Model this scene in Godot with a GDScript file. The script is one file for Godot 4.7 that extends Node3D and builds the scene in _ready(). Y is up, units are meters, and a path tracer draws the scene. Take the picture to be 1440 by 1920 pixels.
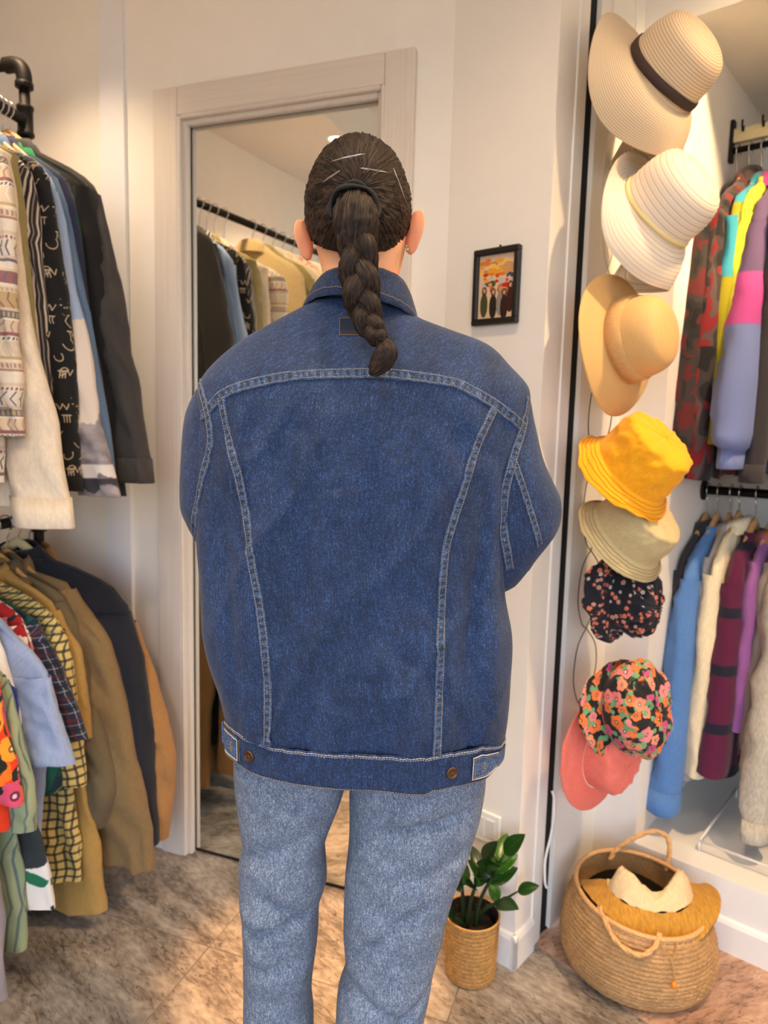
extends Node3D
# A second-hand clothes shop: a person in a denim jacket seen from behind, a mirror door, clothes racks and a string of hats.
# Metres, y up, the camera looks along -z. Three plan directions: the mirror wall (20 degrees), the closet (40 degrees), the rack (12 degrees).

var mats := {}
var used := {}
var rng := RandomNumberGenerator.new()
var MW := Vector3(cos(deg_to_rad(20.0)), 0, sin(deg_to_rad(20.0)))      # along the mirror wall, to the right
var MN := Vector3(-sin(deg_to_rad(20.0)), 0, cos(deg_to_rad(20.0)))     # out of the mirror wall
var CW := Vector3(cos(deg_to_rad(40.0)), 0, sin(deg_to_rad(40.0)))      # along the closet front, to the right
var CD := Vector3(sin(deg_to_rad(40.0)), 0, -cos(deg_to_rad(40.0)))     # into the closet
var RD := Vector3(sin(deg_to_rad(12.0)), 0, -cos(deg_to_rad(12.0)))     # along the rack, away
var RW := Vector3(cos(deg_to_rad(12.0)), 0, sin(deg_to_rad(12.0)))      # across the rack, to the right
const UPV := Vector3(0, 1, 0)
const CASING := Vector3(-0.571, 0, -1.961)
const WALL_END := Vector3(0.336, 0, -1.54)
const CLOSET := Vector3(0.694, 0, -1.787)
const PANEL := Vector3(0.45, 0, -1.678)
const RACK_END := Vector3(-0.936, 0, -1.905)

# ---------------------------------------------------------------- helpers
func numbered(n: String) -> String:
	if not used.has(n):
		used[n] = 0
		return n
	used[n] += 1
	return "%s_%03d" % [n, used[n]]

func thing(called: String, label: String, category: String, group := "", at := Vector3.ZERO, b := Basis.IDENTITY) -> Node3D:
	var o := Node3D.new()
	o.name = numbered(called)
	add_child(o)
	o.transform = Transform3D(b, at)
	tag(o, label, category, group)
	return o

func tag(o: Node, label: String, category: String, group := ""):
	o.set_meta("label", label)
	o.set_meta("category", category)
	if group != "":
		o.set_meta("group", group)

func mb() -> SurfaceTool:
	var st := SurfaceTool.new()
	st.begin(Mesh.PRIMITIVE_TRIANGLES)
	st.set_meta("n", 0)
	return st

func done(st: SurfaceTool) -> ArrayMesh:
	st.generate_normals()
	return st.commit()

func put(mesh: Mesh, called: String, m: Material, parent: Node) -> MeshInstance3D:
	var o := MeshInstance3D.new()
	o.name = called
	o.mesh = mesh
	o.material_override = m
	parent.add_child(o, true)
	return o

func part(st: SurfaceTool, called: String, m: Material, parent: Node) -> MeshInstance3D:
	return put(done(st), called, m, parent)

func struct(st: SurfaceTool, called: String, m: Material) -> MeshInstance3D:
	var o := put(done(st), numbered(called), m, self)
	o.set_meta("kind", "structure")
	return o

func single(st: SurfaceTool, called: String, m: Material, label: String, category: String, group := "") -> MeshInstance3D:
	var o := put(done(st), numbered(called), m, self)
	tag(o, label, category, group)
	return o

func tri(st: SurfaceTool, a: Vector3, b: Vector3, c: Vector3):
	quad(st, a, b, c, c)

func quad(st: SurfaceTool, a: Vector3, b: Vector3, c: Vector3, d: Vector3, col := Color.WHITE):
	# flat four-sided face; uv in metres
	var n: int = st.get_meta("n")
	var u := (b - a).normalized()
	var nn := (b - a).cross(c - a).normalized()
	var v := nn.cross(u)
	st.set_smooth_group(-1)
	for p in [a, b, c, d]:
		st.set_color(col)
		st.set_uv(Vector2((p - a).dot(u), (p - a).dot(v)))
		st.add_vertex(p)
	for i in [0, 2, 1, 0, 3, 2]:
		st.add_index(n + i)
	st.set_meta("n", n + 4)

func box(st: SurfaceTool, at: Vector3, x: Vector3, y: Vector3, z: Vector3, bev := 0.0):
	# at = centre, x y z = half axes (right handed)
	if bev <= 0.0:
		var p := []
		for k in 8:
			p.append(at + x * (1 if k & 1 else -1) + y * (1 if k & 2 else -1) + z * (1 if k & 4 else -1))
		for f in [[4, 5, 7, 6], [1, 0, 2, 3], [5, 1, 3, 7], [0, 4, 6, 2], [6, 7, 3, 2], [0, 1, 5, 4]]:
			quad(st, p[f[0]], p[f[1]], p[f[2]], p[f[3]])
		return
	var ax := [x, y, z]
	var q := {}
	for k in 8:
		var s := [1 if k & 1 else -1, 1 if k & 2 else -1, 1 if k & 4 else -1]
		for m in 3:
			var v := at
			for j in 3:
				var e: Vector3 = ax[j]
				v += e * s[j] if j == m else (e - e.normalized() * min(bev, e.length() * 0.9)) * s[j]
			q[k * 3 + m] = v
	for f in [[4, 5, 7, 6, 2], [1, 0, 2, 3, 2], [5, 1, 3, 7, 0], [0, 4, 6, 2, 0], [6, 7, 3, 2, 1], [0, 1, 5, 4, 1]]:
		quad(st, q[f[0] * 3 + f[4]], q[f[1] * 3 + f[4]], q[f[2] * 3 + f[4]], q[f[3] * 3 + f[4]])
	for e in [[0, 1, 1, 2], [2, 3, 2, 1], [4, 5, 2, 1], [6, 7, 1, 2], [0, 2, 2, 0], [1, 3, 0, 2], [4, 6, 0, 2], [5, 7, 2, 0], [0, 4, 0, 1], [1, 5, 1, 0], [2, 6, 1, 0], [3, 7, 0, 1]]:
		quad(st, q[e[0] * 3 + e[2]], q[e[1] * 3 + e[2]], q[e[1] * 3 + e[3]], q[e[0] * 3 + e[3]])
	for k in 8:
		var odd := (int(k & 1 > 0) + int(k & 2 > 0) + int(k & 4 > 0)) % 2
		if odd == 1:
			tri(st, q[k * 3], q[k * 3 + 1], q[k * 3 + 2])
		else:
			tri(st, q[k * 3 + 1], q[k * 3], q[k * 3 + 2])

func prism(st: SurfaceTool, poly: Array, y0: float, y1: float):
	# poly: plan points Vector2(x, z)
	var n := poly.size()
	for i in n:
		var a: Vector2 = poly[i]
		var b: Vector2 = poly[(i + 1) % n]
		quad(st, Vector3(a.x, y0, a.y), Vector3(b.x, y0, b.y), Vector3(b.x, y1, b.y), Vector3(a.x, y1, a.y))
	var pp := PackedVector2Array(poly)
	var ix := Geometry2D.triangulate_polygon(pp)
	for t in range(0, ix.size(), 3):
		var a := pp[ix[t]]
		var b := pp[ix[t + 1]]
		var c := pp[ix[t + 2]]
		tri(st, Vector3(a.x, y1, a.y), Vector3(b.x, y1, b.y), Vector3(c.x, y1, c.y))
		tri(st, Vector3(c.x, y0, c.y), Vector3(b.x, y0, b.y), Vector3(a.x, y0, a.y))

func p2(v: Vector3) -> Vector2:
	return Vector2(v.x, v.z)

func slab(st: SurfaceTool, a: Vector3, b: Vector3, back: Vector3, y0: float, y1: float):
	prism(st, [p2(a), p2(b), p2(b + back), p2(a + back)], y0, y1)

func grid(st: SurfaceTool, rows: Array, cols = null, uvs = null):
	# rows of equally many points, smooth; uv = metres along row (0 at the middle) and across rows
	var n: int = st.get_meta("n")
	var w: int = rows[0].size()
	var v := 0.0
	st.set_smooth_group(0)
	for j in rows.size():
		var r: PackedVector3Array = rows[j]
		if j > 0:
			var q: PackedVector3Array = rows[j - 1]
			v += (r[w / 4].distance_to(q[w / 4]) + r[w / 2].distance_to(q[w / 2]) + r[w * 3 / 4].distance_to(q[w * 3 / 4])) / 3.0
		var tot := 0.0
		for i in range(1, w):
			tot += r[i].distance_to(r[i - 1])
		var u := -tot * 0.5
		for i in w:
			if i > 0:
				u += r[i].distance_to(r[i - 1])
			st.set_uv(uvs[j][i] if uvs != null else Vector2(u, v))
			st.set_color(cols[j][i] if cols != null else Color.WHITE)
			st.add_vertex(r[i])
	for j in rows.size() - 1:
		for i in w - 1:
			var a := n + j * w + i
			st.add_index(a); st.add_index(a + 1); st.add_index(a + w)
			st.add_index(a + 1); st.add_index(a + w + 1); st.add_index(a + w)
	st.set_meta("n", n + rows.size() * w)

func ring(c: Vector3, x: Vector3, y: Vector3, k: int, e := 1.0) -> PackedVector3Array:
	var r := PackedVector3Array()
	for i in k + 1:
		var t := TAU * (i % k) / k
		var cs := cos(t)
		var sn := sin(t)
		if e != 1.0:
			cs = signf(cs) * pow(absf(cs), e)
			sn = signf(sn) * pow(absf(sn), e)
		r.append(c + x * cs + y * sn)
	return r

func dot_row(c: Vector3, k: int) -> PackedVector3Array:
	var r := PackedVector3Array()
	for i in k + 1:
		r.append(c)
	return r

func tube(st: SurfaceTool, path: Array, rad, k := 8, caps := true, flat := 1.0, side := Vector3.ZERO, cols = null):
	# round tube along path; rad a number or one per point; flat squashes it across "side"
	var rows := []
	var cr := []
	var x := side
	if x == Vector3.ZERO:
		var t0: Vector3 = (path[1] - path[0]).normalized()
		x = t0.cross(UPV if absf(t0.y) < 0.9 else Vector3.RIGHT).normalized()
	for i in path.size():
		var t: Vector3 = (path[min(i + 1, path.size() - 1)] - path[max(i - 1, 0)]).normalized()
		x = (x - t * x.dot(t)).normalized()
		var y := t.cross(x)
		var r: float = rad[i] if rad is Array or rad is PackedFloat32Array else rad
		if caps and i == 0:
			rows.append(dot_row(path[0], k))
			cr.append(i)
		rows.append(ring(path[i], x * r, y * r * flat, k))
		cr.append(i)
		if caps and i == path.size() - 1:
			rows.append(dot_row(path[i], k))
			cr.append(i)
	var cc = null
	if cols != null:
		cc = []
		for i in cr:
			var q := []
			for j in k + 1:
				q.append(cols[i])
			cc.append(q)
	grid(st, rows, cc)

func lathe(st: SurfaceTool, at: Vector3, prof: Array, k := 32, b := Basis.IDENTITY):
	var rows := []
	for p in prof:
		rows.append(ring(at + b.y * p.y, b.x * p.x, b.z * p.x, k))
	grid(st, rows)

func spline(pts: Array, per: int) -> Array:
	var c := Curve3D.new()
	for i in pts.size():
		var a: Vector3 = pts[max(i - 1, 0)]
		var b: Vector3 = pts[min(i + 1, pts.size() - 1)]
		c.add_point(pts[i], (a - b) / 6.0, (b - a) / 6.0)
	var out := []
	for i in pts.size() - 1:
		for j in per:
			out.append(c.sample(i, float(j) / per))
	out.append(pts[-1])
	return out

func interp(table: Array, x: float) -> Array:
	# table rows [x, a, b, ...] sorted by x; smooth interpolation of the other columns
	var n := table.size()
	if x <= table[0][0]:
		return table[0].slice(1)
	if x >= table[n - 1][0]:
		return table[n - 1].slice(1)
	var i := 0
	while table[i + 1][0] < x:
		i += 1
	var out := []
	var a: Array = table[i]
	var b: Array = table[i + 1]
	var p: Array = table[max(i - 1, 0)]
	var q: Array = table[min(i + 2, n - 1)]
	var h: float = b[0] - a[0]
	var t: float = (x - a[0]) / h
	for k in range(1, a.size()):
		var m0: float = (b[k] - p[k]) / (b[0] - p[0]) * h
		var m1: float = (q[k] - a[k]) / (q[0] - a[0]) * h
		var t2 := t * t
		var t3 := t2 * t
		out.append((2 * t3 - 3 * t2 + 1) * a[k] + (t3 - 2 * t2 + t) * m0 + (-2 * t3 + 3 * t2) * b[k] + (t3 - t2) * m1)
	return out

func mat(called: String, c: Color, rough := 0.8, metal := 0.0) -> StandardMaterial3D:
	if mats.has(called):
		return mats[called]
	var m := StandardMaterial3D.new()
	m.albedo_color = c
	m.roughness = rough
	m.metallic = metal
	mats[called] = m
	return m

func texmat(called: String, im: Image, per_metre: Vector2, rough := 0.85, tint := Color.WHITE) -> StandardMaterial3D:
	var m := mat(called, tint, rough)
	m.albedo_texture = ImageTexture.create_from_image(im)
	m.uv1_scale = Vector3(per_metre.x, per_metre.y, 1)
	return m

func rgb(r: int, g: int, b: int) -> Color:
	return Color8(r, g, b)

func noise(seed_: int, freq: float, octaves := 3, kind := FastNoiseLite.TYPE_SIMPLEX_SMOOTH) -> FastNoiseLite:
	var f := FastNoiseLite.new()
	f.seed = seed_
	f.frequency = freq
	f.noise_type = kind
	f.fractal_type = FastNoiseLite.FRACTAL_FBM if octaves > 1 else FastNoiseLite.FRACTAL_NONE
	f.fractal_octaves = octaves
	return f

func canvas(w: int, h: int, c: Color) -> Image:
	var im := Image.create(w, h, false, Image.FORMAT_RGB8)
	im.fill(c)
	return im

func _ready():
	rng.seed = 7
	set_camera()
	set_light()
	make_materials()
	build_room()
	build_lamps()
	build_person()
	cloth_materials()
	build_left_rack()
	build_closet()
	build_hats()
	build_things()

# ---------------------------------------------------------------- camera and light
func set_camera():
	var c := Camera3D.new()
	c.name = "camera"
	add_child(c)
	c.position = Vector3(0, 1.27, 0)
	c.rotation_degrees = Vector3(-6.75, 0, 1.45)
	c.fov = rad_to_deg(2.0 * atan(960.0 / 1331.0))
	c.near = 0.05
	c.current = true
	if DOF:
		var a := CameraAttributesPhysical.new()
		a.frustum_focal_length = 16.6
		a.frustum_focus_distance = 0.95
		a.exposure_aperture = DOF_STOP
		c.attributes = a
		c.fov = rad_to_deg(2.0 * atan(960.0 / 1331.0))
const DOF := true
const DOF_STOP := 3.2

const DAYLIGHT := 6.3
const NEUTRAL := Color(1.0, 0.93, 0.84)
const AMBER := Color(1.0, 0.74, 0.48)
const WARM := Color(1.0, 0.87, 0.72)

func set_light():
	var e := Environment.new()
	e.background_mode = Environment.BG_SKY
	var sm := ProceduralSkyMaterial.new()
	sm.sky_top_color = Color(0.75, 0.85, 1.0)
	sm.sky_horizon_color = Color(0.92, 0.95, 1.0)
	sm.ground_bottom_color = Color(0.55, 0.54, 0.52)
	sm.ground_horizon_color = Color(0.75, 0.75, 0.74)
	sm.energy_multiplier = DAYLIGHT
	var sk := Sky.new()
	sk.sky_material = sm
	e.sky = sk
	e.ambient_light_source = Environment.AMBIENT_SOURCE_SKY
	e.tonemap_mode = Environment.TONE_MAPPER_LINEAR
	e.tonemap_exposure = 1.09
	e.sdfgi_enabled = true
	e.ssao_enabled = true
	e.ssil_enabled = true
	var w := WorldEnvironment.new()
	w.name = "environment"
	w.environment = e
	add_child(w)

func downlight(at: Vector3, energy: float, angle: float, label: String, tint := WARM):
	# a recessed ceiling lamp: trim ring, reflector cup, glowing lens, and its light just under the lens
	var t := thing("ceiling_downlight", label, "lamp", "recessed ceiling lamps", at)
	var st := mb()
	lathe(st, Vector3.ZERO, [Vector2(0.034, 0.004), Vector2(0.036, -0.004), Vector2(0.046, -0.006), Vector2(0.050, 0.0)], 28)
	part(st, "trim_ring", mats.white_metal, t)
	st = mb()
	lathe(st, Vector3.ZERO, [Vector2(0.0, -0.001), Vector2(0.034, -0.001)], 24)
	part(st, "lens", mats.lamp_glow, t)
	var l := SpotLight3D.new()
	l.name = "lamp_light"
	l.light_color = tint
	l.light_energy = energy
	l.light_size = 0.05
	l.spot_angle = angle
	l.spot_angle_attenuation = 0.7
	l.spot_range = 12
	l.spot_attenuation = 2
	l.shadow_enabled = true
	l.position = Vector3(0, -0.012, 0)
	l.rotation_degrees = Vector3(-90, 0, 0)
	t.add_child(l)

func track_spot(at: Vector3, target: Vector3, energy: float, angle: float, label: String, tint: Color):
	# an aimed ceiling spotlight: stem, can, glowing lens and its light just in front
	var d := (target - at).normalized()
	var x := d.cross(UPV).normalized()
	var t := thing("track_spotlight", label, "lamp", "", at)
	var st := mb()
	tube(st, [Vector3(0, 2.75 - at.y, 0), Vector3.ZERO], 0.008, 10)
	part(st, "stem", mats.white_metal, t)
	st = mb()
	lathe(st, Vector3.ZERO, [Vector2(0.0, -0.06), Vector2(0.036, -0.06), Vector2(0.038, 0.05), Vector2(0.034, 0.05), Vector2(0.032, 0.035)], 24, Basis(x, d, x.cross(d)))
	part(st, "can", mats.white_metal, t)
	st = mb()
	lathe(st, Vector3.ZERO, [Vector2(0.0, 0.036), Vector2(0.032, 0.036)], 24, Basis(x, d, x.cross(d)))
	part(st, "lens", mats.lamp_glow, t)
	var l := SpotLight3D.new()
	l.name = "lamp_light"
	l.light_color = tint
	l.light_energy = energy
	l.light_size = 0.05
	l.spot_angle = angle
	l.spot_angle_attenuation = 0.6
	l.spot_range = 12
	l.spot_attenuation = 2
	l.shadow_enabled = true
	t.add_child(l)
	l.transform = Transform3D(Basis.looking_at(d), d * 0.056)

# ---------------------------------------------------------------- materials of the room
func wall_texture(seed_: int, c: Color, amp: float) -> Image:
	var n := noise(seed_, 0.06, 4)
	var n2 := noise(seed_ + 1, 0.012, 2)
	var im := canvas(256, 256, c)
	for y in 256:
		for x in 256:
			var k := 1.0 + amp * n.get_noise_2d(x, y) + amp * 0.7 * n2.get_noise_2d(x, y)
			im.set_pixel(x, y, Color(c.r * k, c.g * k, c.b * k))
	return im

func make_materials():
	var wm := texmat("wall", wall_texture(3, Color(0.935, 0.905, 0.855), 0.012), Vector2(0.6, 0.6), 0.75)
	wm.uv1_triplanar = true
	wm.uv1_world_triplanar = true
	wm.uv1_scale = Vector3(0.7, 0.7, 0.7)
	mat("ceiling", Color(0.90, 0.87, 0.83), 0.9)
	mat("trim", Color(0.93, 0.915, 0.88), 0.45)
	mat("strip", Color(0.90, 0.895, 0.89), 0.5)
	mat("white_metal", Color(0.92, 0.92, 0.9), 0.4)
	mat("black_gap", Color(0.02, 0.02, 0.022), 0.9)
	mat("mirror", Color(0.93, 0.945, 0.935), 0.0, 1.0)
	mat("dark_metal", Color(0.125, 0.11, 0.10), 0.55, 0.6)
	mat("plastic_white", Color(0.93, 0.92, 0.88), 0.35)
	mat("plastic_grey", Color(0.86, 0.85, 0.81), 0.4)
	mat("grout", Color(0.42, 0.38, 0.34), 0.9)
	var lg := mat("lamp_glow", Color(1, 0.95, 0.85), 0.5)
	lg.emission_enabled = true
	lg.emission = Color(1.0, 0.88, 0.70)
	lg.emission_energy_multiplier = 6.0
	# pale oak-look laminate of the door frame: fine upright grain
	var gn := noise(11, 0.09, 3)
	var im := canvas(256, 256, Color.WHITE)
	for y in 256:
		for x in 256:
			var k := 0.97 + 0.025 * gn.get_noise_2d(x * 1.6, y * 0.06) + 0.015 * gn.get_noise_2d(x * 5.0 + 400, y * 0.12)
			im.set_pixel(x, y, Color(0.88 * k, 0.832 * k, 0.772 * k))
	texmat("casing", im, Vector2(3, 1), 0.5)
	var wf := texmat("floor_warm", stone_texture(61, Color(0.50, 0.375, 0.30), Color(0.70, 0.55, 0.45), Color(0.80, 0.66, 0.56), 512), Vector2(1, 1), 0.4)
	wf.uv1_triplanar = true
	wf.uv1_world_triplanar = true
	wf.uv1_scale = Vector3.ONE / 0.45
	# floor: grey-brown stone-look porcelain, streaks along one diagonal, one picture per variant
	for v in 3:
		texmat("tile_%d" % v, stone_texture(31 + 7 * v), Vector2(1.0 / 0.6, 1.0 / 0.6), 0.38)

func stone_texture(s: int, lo := Color(0.34, 0.30, 0.265), mi := Color(0.56, 0.515, 0.465), hi := Color(0.72, 0.675, 0.62), size := 720) -> Image:
	# mottled grey-brown stone look: cloudy ground, fine dark veins running one way, broken and clustered
	var a := noise(s, 0.006, 4)
	var b := noise(s + 1, 0.035, 3)
	var c := noise(s + 2, 0.022, 3)
	c.fractal_type = FastNoiseLite.FRACTAL_RIDGED
	var d := noise(s + 3, 0.06, 2)
	d.fractal_type = FastNoiseLite.FRACTAL_RIDGED
	var im := canvas(size, size, Color.WHITE)
	var ang := deg_to_rad(-22.0)
	for y in size:
		for x in size:
			var u := x * cos(ang) + y * sin(ang)
			var w := -x * sin(ang) + y * cos(ang)
			var cloud := a.get_noise_2d(u * 0.55, w * 1.7)
			var t := 0.55 + 0.50 * cloud + 0.34 * b.get_noise_2d(u * 0.6, w * 1.5)
			var k := mi.lerp(hi, clampf((t - 0.5) * 2.0, 0, 1)) if t > 0.5 else lo.lerp(mi, clampf(t * 2.0, 0, 1))
			var warp := 6.0 * b.get_noise_2d(u * 0.4 + 300.0, w * 0.4)
			var vein := smoothstep(0.50, 0.95, c.get_noise_2d(u * 0.45, w * 1.9 + warp)) * smoothstep(-0.25, 0.25, -cloud + 0.1)
			var hair := smoothstep(0.55, 0.95, d.get_noise_2d(u * 0.35 + 80.0, w * 1.3 + warp)) * smoothstep(-0.1, 0.35, -b.get_noise_2d(u * 0.3, w * 0.3))
			k = k.lerp(lo.darkened(0.35), clampf(vein * 0.85 + hair * 0.60, 0.0, 0.85))
			im.set_pixel(x, y, k)
	return im

# ---------------------------------------------------------------- room
func build_room():
	var st := mb()
	var W0 := CASING - MN * 0.02
	var corner := Vector3(0.133, 0, -1.726)
	# mirror wall: left of the door, above it, right of it
	st = mb()
	var back := -MN * 0.12
	slab(st, W0 - MW * 0.95, W0 + MW * 0.004, back, 0, 2.75)
	slab(st, W0 + MW * 0.004, W0 + MW * 0.583, back, 2.067, 2.75)
	slab(st, W0 + MW * 0.583, corner, back, 0, 2.75)
	slab(st, W0 + MW * 0.004 - MN * 0.06, W0 + MW * 0.583 - MN * 0.06, -MN * 0.06, 0, 2.067)
	struct(st, "wall_back", mats.wall)
	# wall with the small picture; its free end turns away
	var e0 := WALL_END - CW * 0.012 + CD * 0.012
	st = mb()
	slab(st, corner, e0, CD * 0.115, 0, 2.75)
	struct(st, "wall_picture", mats.wall)
	st = mb()
	slab(st, e0 + CW * 0.004 + CD * 0.082, e0 + CW * 0.004 + CD * 0.126, -CW * 0.05, 0, 2.75)
	struct(st, "trim_1", mats.trim)
	# rubber seal in the gap between the wall end and the hat panel
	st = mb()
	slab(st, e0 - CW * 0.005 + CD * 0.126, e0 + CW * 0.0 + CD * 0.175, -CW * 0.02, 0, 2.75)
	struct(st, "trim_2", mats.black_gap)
	# white strip left of the door
	st = mb()
	slab(st, W0 - MW * 0.252 + MN * 0.012, W0 - MW * 0.172 + MN * 0.012, -MN * 0.012, 0, 2.75)
	struct(st, "trim_3", mats.strip)
	# left wall and its soffit
	var lw := RACK_END - RW * 0.45
	st = mb()
	slab(st, lw - RD * 4.8, lw + RD * 0.5, -RW * 0.12, 0, 2.75)
	struct(st, "wall_left", mats.wall)
	st = mb()
	var s0 := Vector3(-1.007, 0, -1.07)
	prism(st, [p2(lw + RD * 0.4), p2(s0 - MN * 1.12), p2(s0 + MN * 3.6), p2(lw - RD * 4.6)], 2.53, 2.75)
	struct(st, "ceiling_soffit", mats.ceiling)
	# panel with the hats, then the closet
	st = mb()
	slab(st, PANEL, PANEL + CD * 0.245, -CW * 0.018, 0.012, 2.75)
	struct(st, "door_2", mats.trim)
	var jam := PANEL + CD * 0.245
	st = mb()
	slab(st, jam - CW * 0.03, CLOSET, CD * 0.78, 0, 2.75)
	struct(st, "wall_closet_left", mats.wall)
	st = mb()
	slab(st, CLOSET + CD * 0.72, CLOSET + CD * 0.72 + CW * 1.55, CD * 0.1, 0, 2.75)
	struct(st, "wall_closet_back", mats.wall)
	st = mb()
	slab(st, CLOSET, CLOSET + CW * 1.55, CD * 0.72, 2.242, 2.75)
	struct(st, "wall_closet_header", mats.wall)
	st = mb()
	slab(st, CLOSET, CLOSET + CW * 1.55, CD * 0.72, 0, 0.183)
	struct(st, "wall_closet_plinth", mats.trim)
	st = mb()
	slab(st, CLOSET + CW * 1.15, CLOSET + CW * 1.55, CD * 0.72, 0.183, 2.242)
	struct(st, "wall_closet_right", mats.wall)
	# right wall, back wall with the shop window, ceiling
	var r0 := CLOSET + CW * 1.5
	st = mb()
	slab(st, r0, Vector3(r0.x + 0.1, 0, 2.7), Vector3(0.12, 0, 0), 0, 2.75)
	struct(st, "wall_right", mats.wall)
	st = mb()
	slab(st, Vector3(-2.5, 0, 2.6), Vector3(-1.7, 0, 2.6), Vector3(0, 0, 0.15), 0, 2.75)
	slab(st, Vector3(1.5, 0, 2.6), Vector3(2.1, 0, 2.6), Vector3(0, 0, 0.15), 0, 2.75)
	slab(st, Vector3(-1.7, 0, 2.6), Vector3(1.5, 0, 2.6), Vector3(0, 0, 0.15), 0, 0.25)
	slab(st, Vector3(-1.7, 0, 2.6), Vector3(1.5, 0, 2.6), Vector3(0, 0, 0.15), 2.55, 2.75)
	struct(st, "wall_shopfront", mats.wall)
	var win := struct(shop_window(), "window_1", mats.dark_metal)
	st = mb()
	prism(st, [Vector2(-2.6, 2.8), Vector2(2.3, 2.8), Vector2(2.3, -2.9), Vector2(-2.6, -2.9)], 2.75, 2.87)
	struct(st, "ceiling", mats.ceiling)
	build_floor()
	build_closet_floor()
	build_baseboards(corner, e0)
	build_door(W0)

func shop_window() -> SurfaceTool:
	var st := mb()
	for x in [-1.68, -0.1, 1.48]:
		box(st, Vector3(x, 1.4, 2.66), Vector3(0.025, 0, 0), Vector3(0, 1.15, 0), Vector3(0, 0, 0.03))
	for y in [0.27, 2.53]:
		box(st, Vector3(-0.1, y, 2.66), Vector3(1.6, 0, 0), Vector3(0, 0.025, 0), Vector3(0, 0, 0.028))
	return st

func build_floor():
	# slab with the joints' colour, tiles proud of it by 1 mm with bevelled edges
	var st := mb()
	prism(st, [Vector2(-2.6, 2.8), Vector2(2.3, 2.8), Vector2(2.3, -2.9), Vector2(-2.6, -2.9)], -0.12, -0.0012)
	var f := struct(st, "floor", mats.grout)
	var meshes := []
	var s := 0.6
	st = mb()
	box(st, Vector3.ZERO, Vector3(s * 0.5 - 0.0012, 0, 0), Vector3(0, 0.003, 0), Vector3(0, 0, s * 0.5 - 0.0012), 0.0008)
	var m := done(st)
	var o := Vector3(-0.40, 0, -1.598)       # one joint crossing
	var b := Basis(MW, UPV, MN)
	for i in range(-6, 7):
		for j in range(-3, 8):
			var c := o + MW * (i + 0.5) * s + MN * (j + 0.5) * s
			if c.z < -2.75 or c.z > 2.6 or absf(c.x) > 2.2:
				continue
			var t := put(m, "tile", mats["tile_%d" % posmod(i * 2 + j * 5, 3)], f)
			t.transform = Transform3D(b.rotated(UPV, PI * posmod(i + j * 3, 2)), c + UPV * -0.003)

func build_closet_floor():
	# a warmer floor finish laid in front of the closet, its edge running off towards the right
	var st := mb()
	var b := Vector3(0.601, 0, -1.401)
	var d := Vector3(0.643, 0, 0.766)
	prism(st, [p2(b - d * 0.30), p2(b + d * 1.9), Vector2(2.0, -0.1), p2(CLOSET + CW * 1.5), p2(CLOSET - CW * 0.11), p2(PANEL - CW * 0.02)], -0.001, 0.002)
	struct(st, "floor_closet", mats.floor_warm)

func build_baseboards(corner: Vector3, e0: Vector3):
	var st := mb()
	skirting(st, corner + CW * 0.0, e0 + CW * 0.012, -CD, 0.085)
	skirting(st, e0 - CD * 0.012, e0 + CD * 0.082, CW, 0.085)
	struct(st, "baseboard_picture", mats.trim)
	st = mb()
	skirting(st, CLOSET - CW * 0.1, CLOSET + CW * 1.5, -CD, 0.085)
	struct(st, "baseboard_closet", mats.trim)
	st = mb()
	skirting(st, CLOSET - CW * 0.02, CLOSET + CW * 1.5, -CD, 0.0)
	var W0 := CASING - MN * 0.02
	st = mb()
	skirting(st, W0 - MW * 0.95, W0 - MW * 0.072, MN, 0.085)
	skirting(st, W0 + MW * 0.655, corner, MN, 0.085)
	struct(st, "baseboard_back", mats.trim)
	st = mb()
	var lw := RACK_END - RW * 0.45
	skirting(st, lw + RD * 0.2, lw - RD * 4.6, RW, 0.085)
	struct(st, "baseboard_left", mats.trim)

func skirting(st: SurfaceTool, a: Vector3, b: Vector3, out: Vector3, h: float):
	if h <= 0.0:
		return
	var d := 0.012
	var p := [Vector2(0, 0), Vector2(d, 0), Vector2(d, h - 0.012), Vector2(d - 0.004, h - 0.003), Vector2(d - 0.008, h), Vector2(0, h)]
	for i in p.size():
		var u: Vector2 = p[i]
		var v: Vector2 = p[(i + 1) % p.size()]
		quad(st, a + out * u.x + UPV * u.y, b + out * u.x + UPV * u.y, b + out * v.x + UPV * v.y, a + out * v.x + UPV * v.y)
	for q in [a, b]:
		quad(st, q, q + out * d, q + out * d + UPV * (h - 0.012), q + UPV * h)

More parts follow.
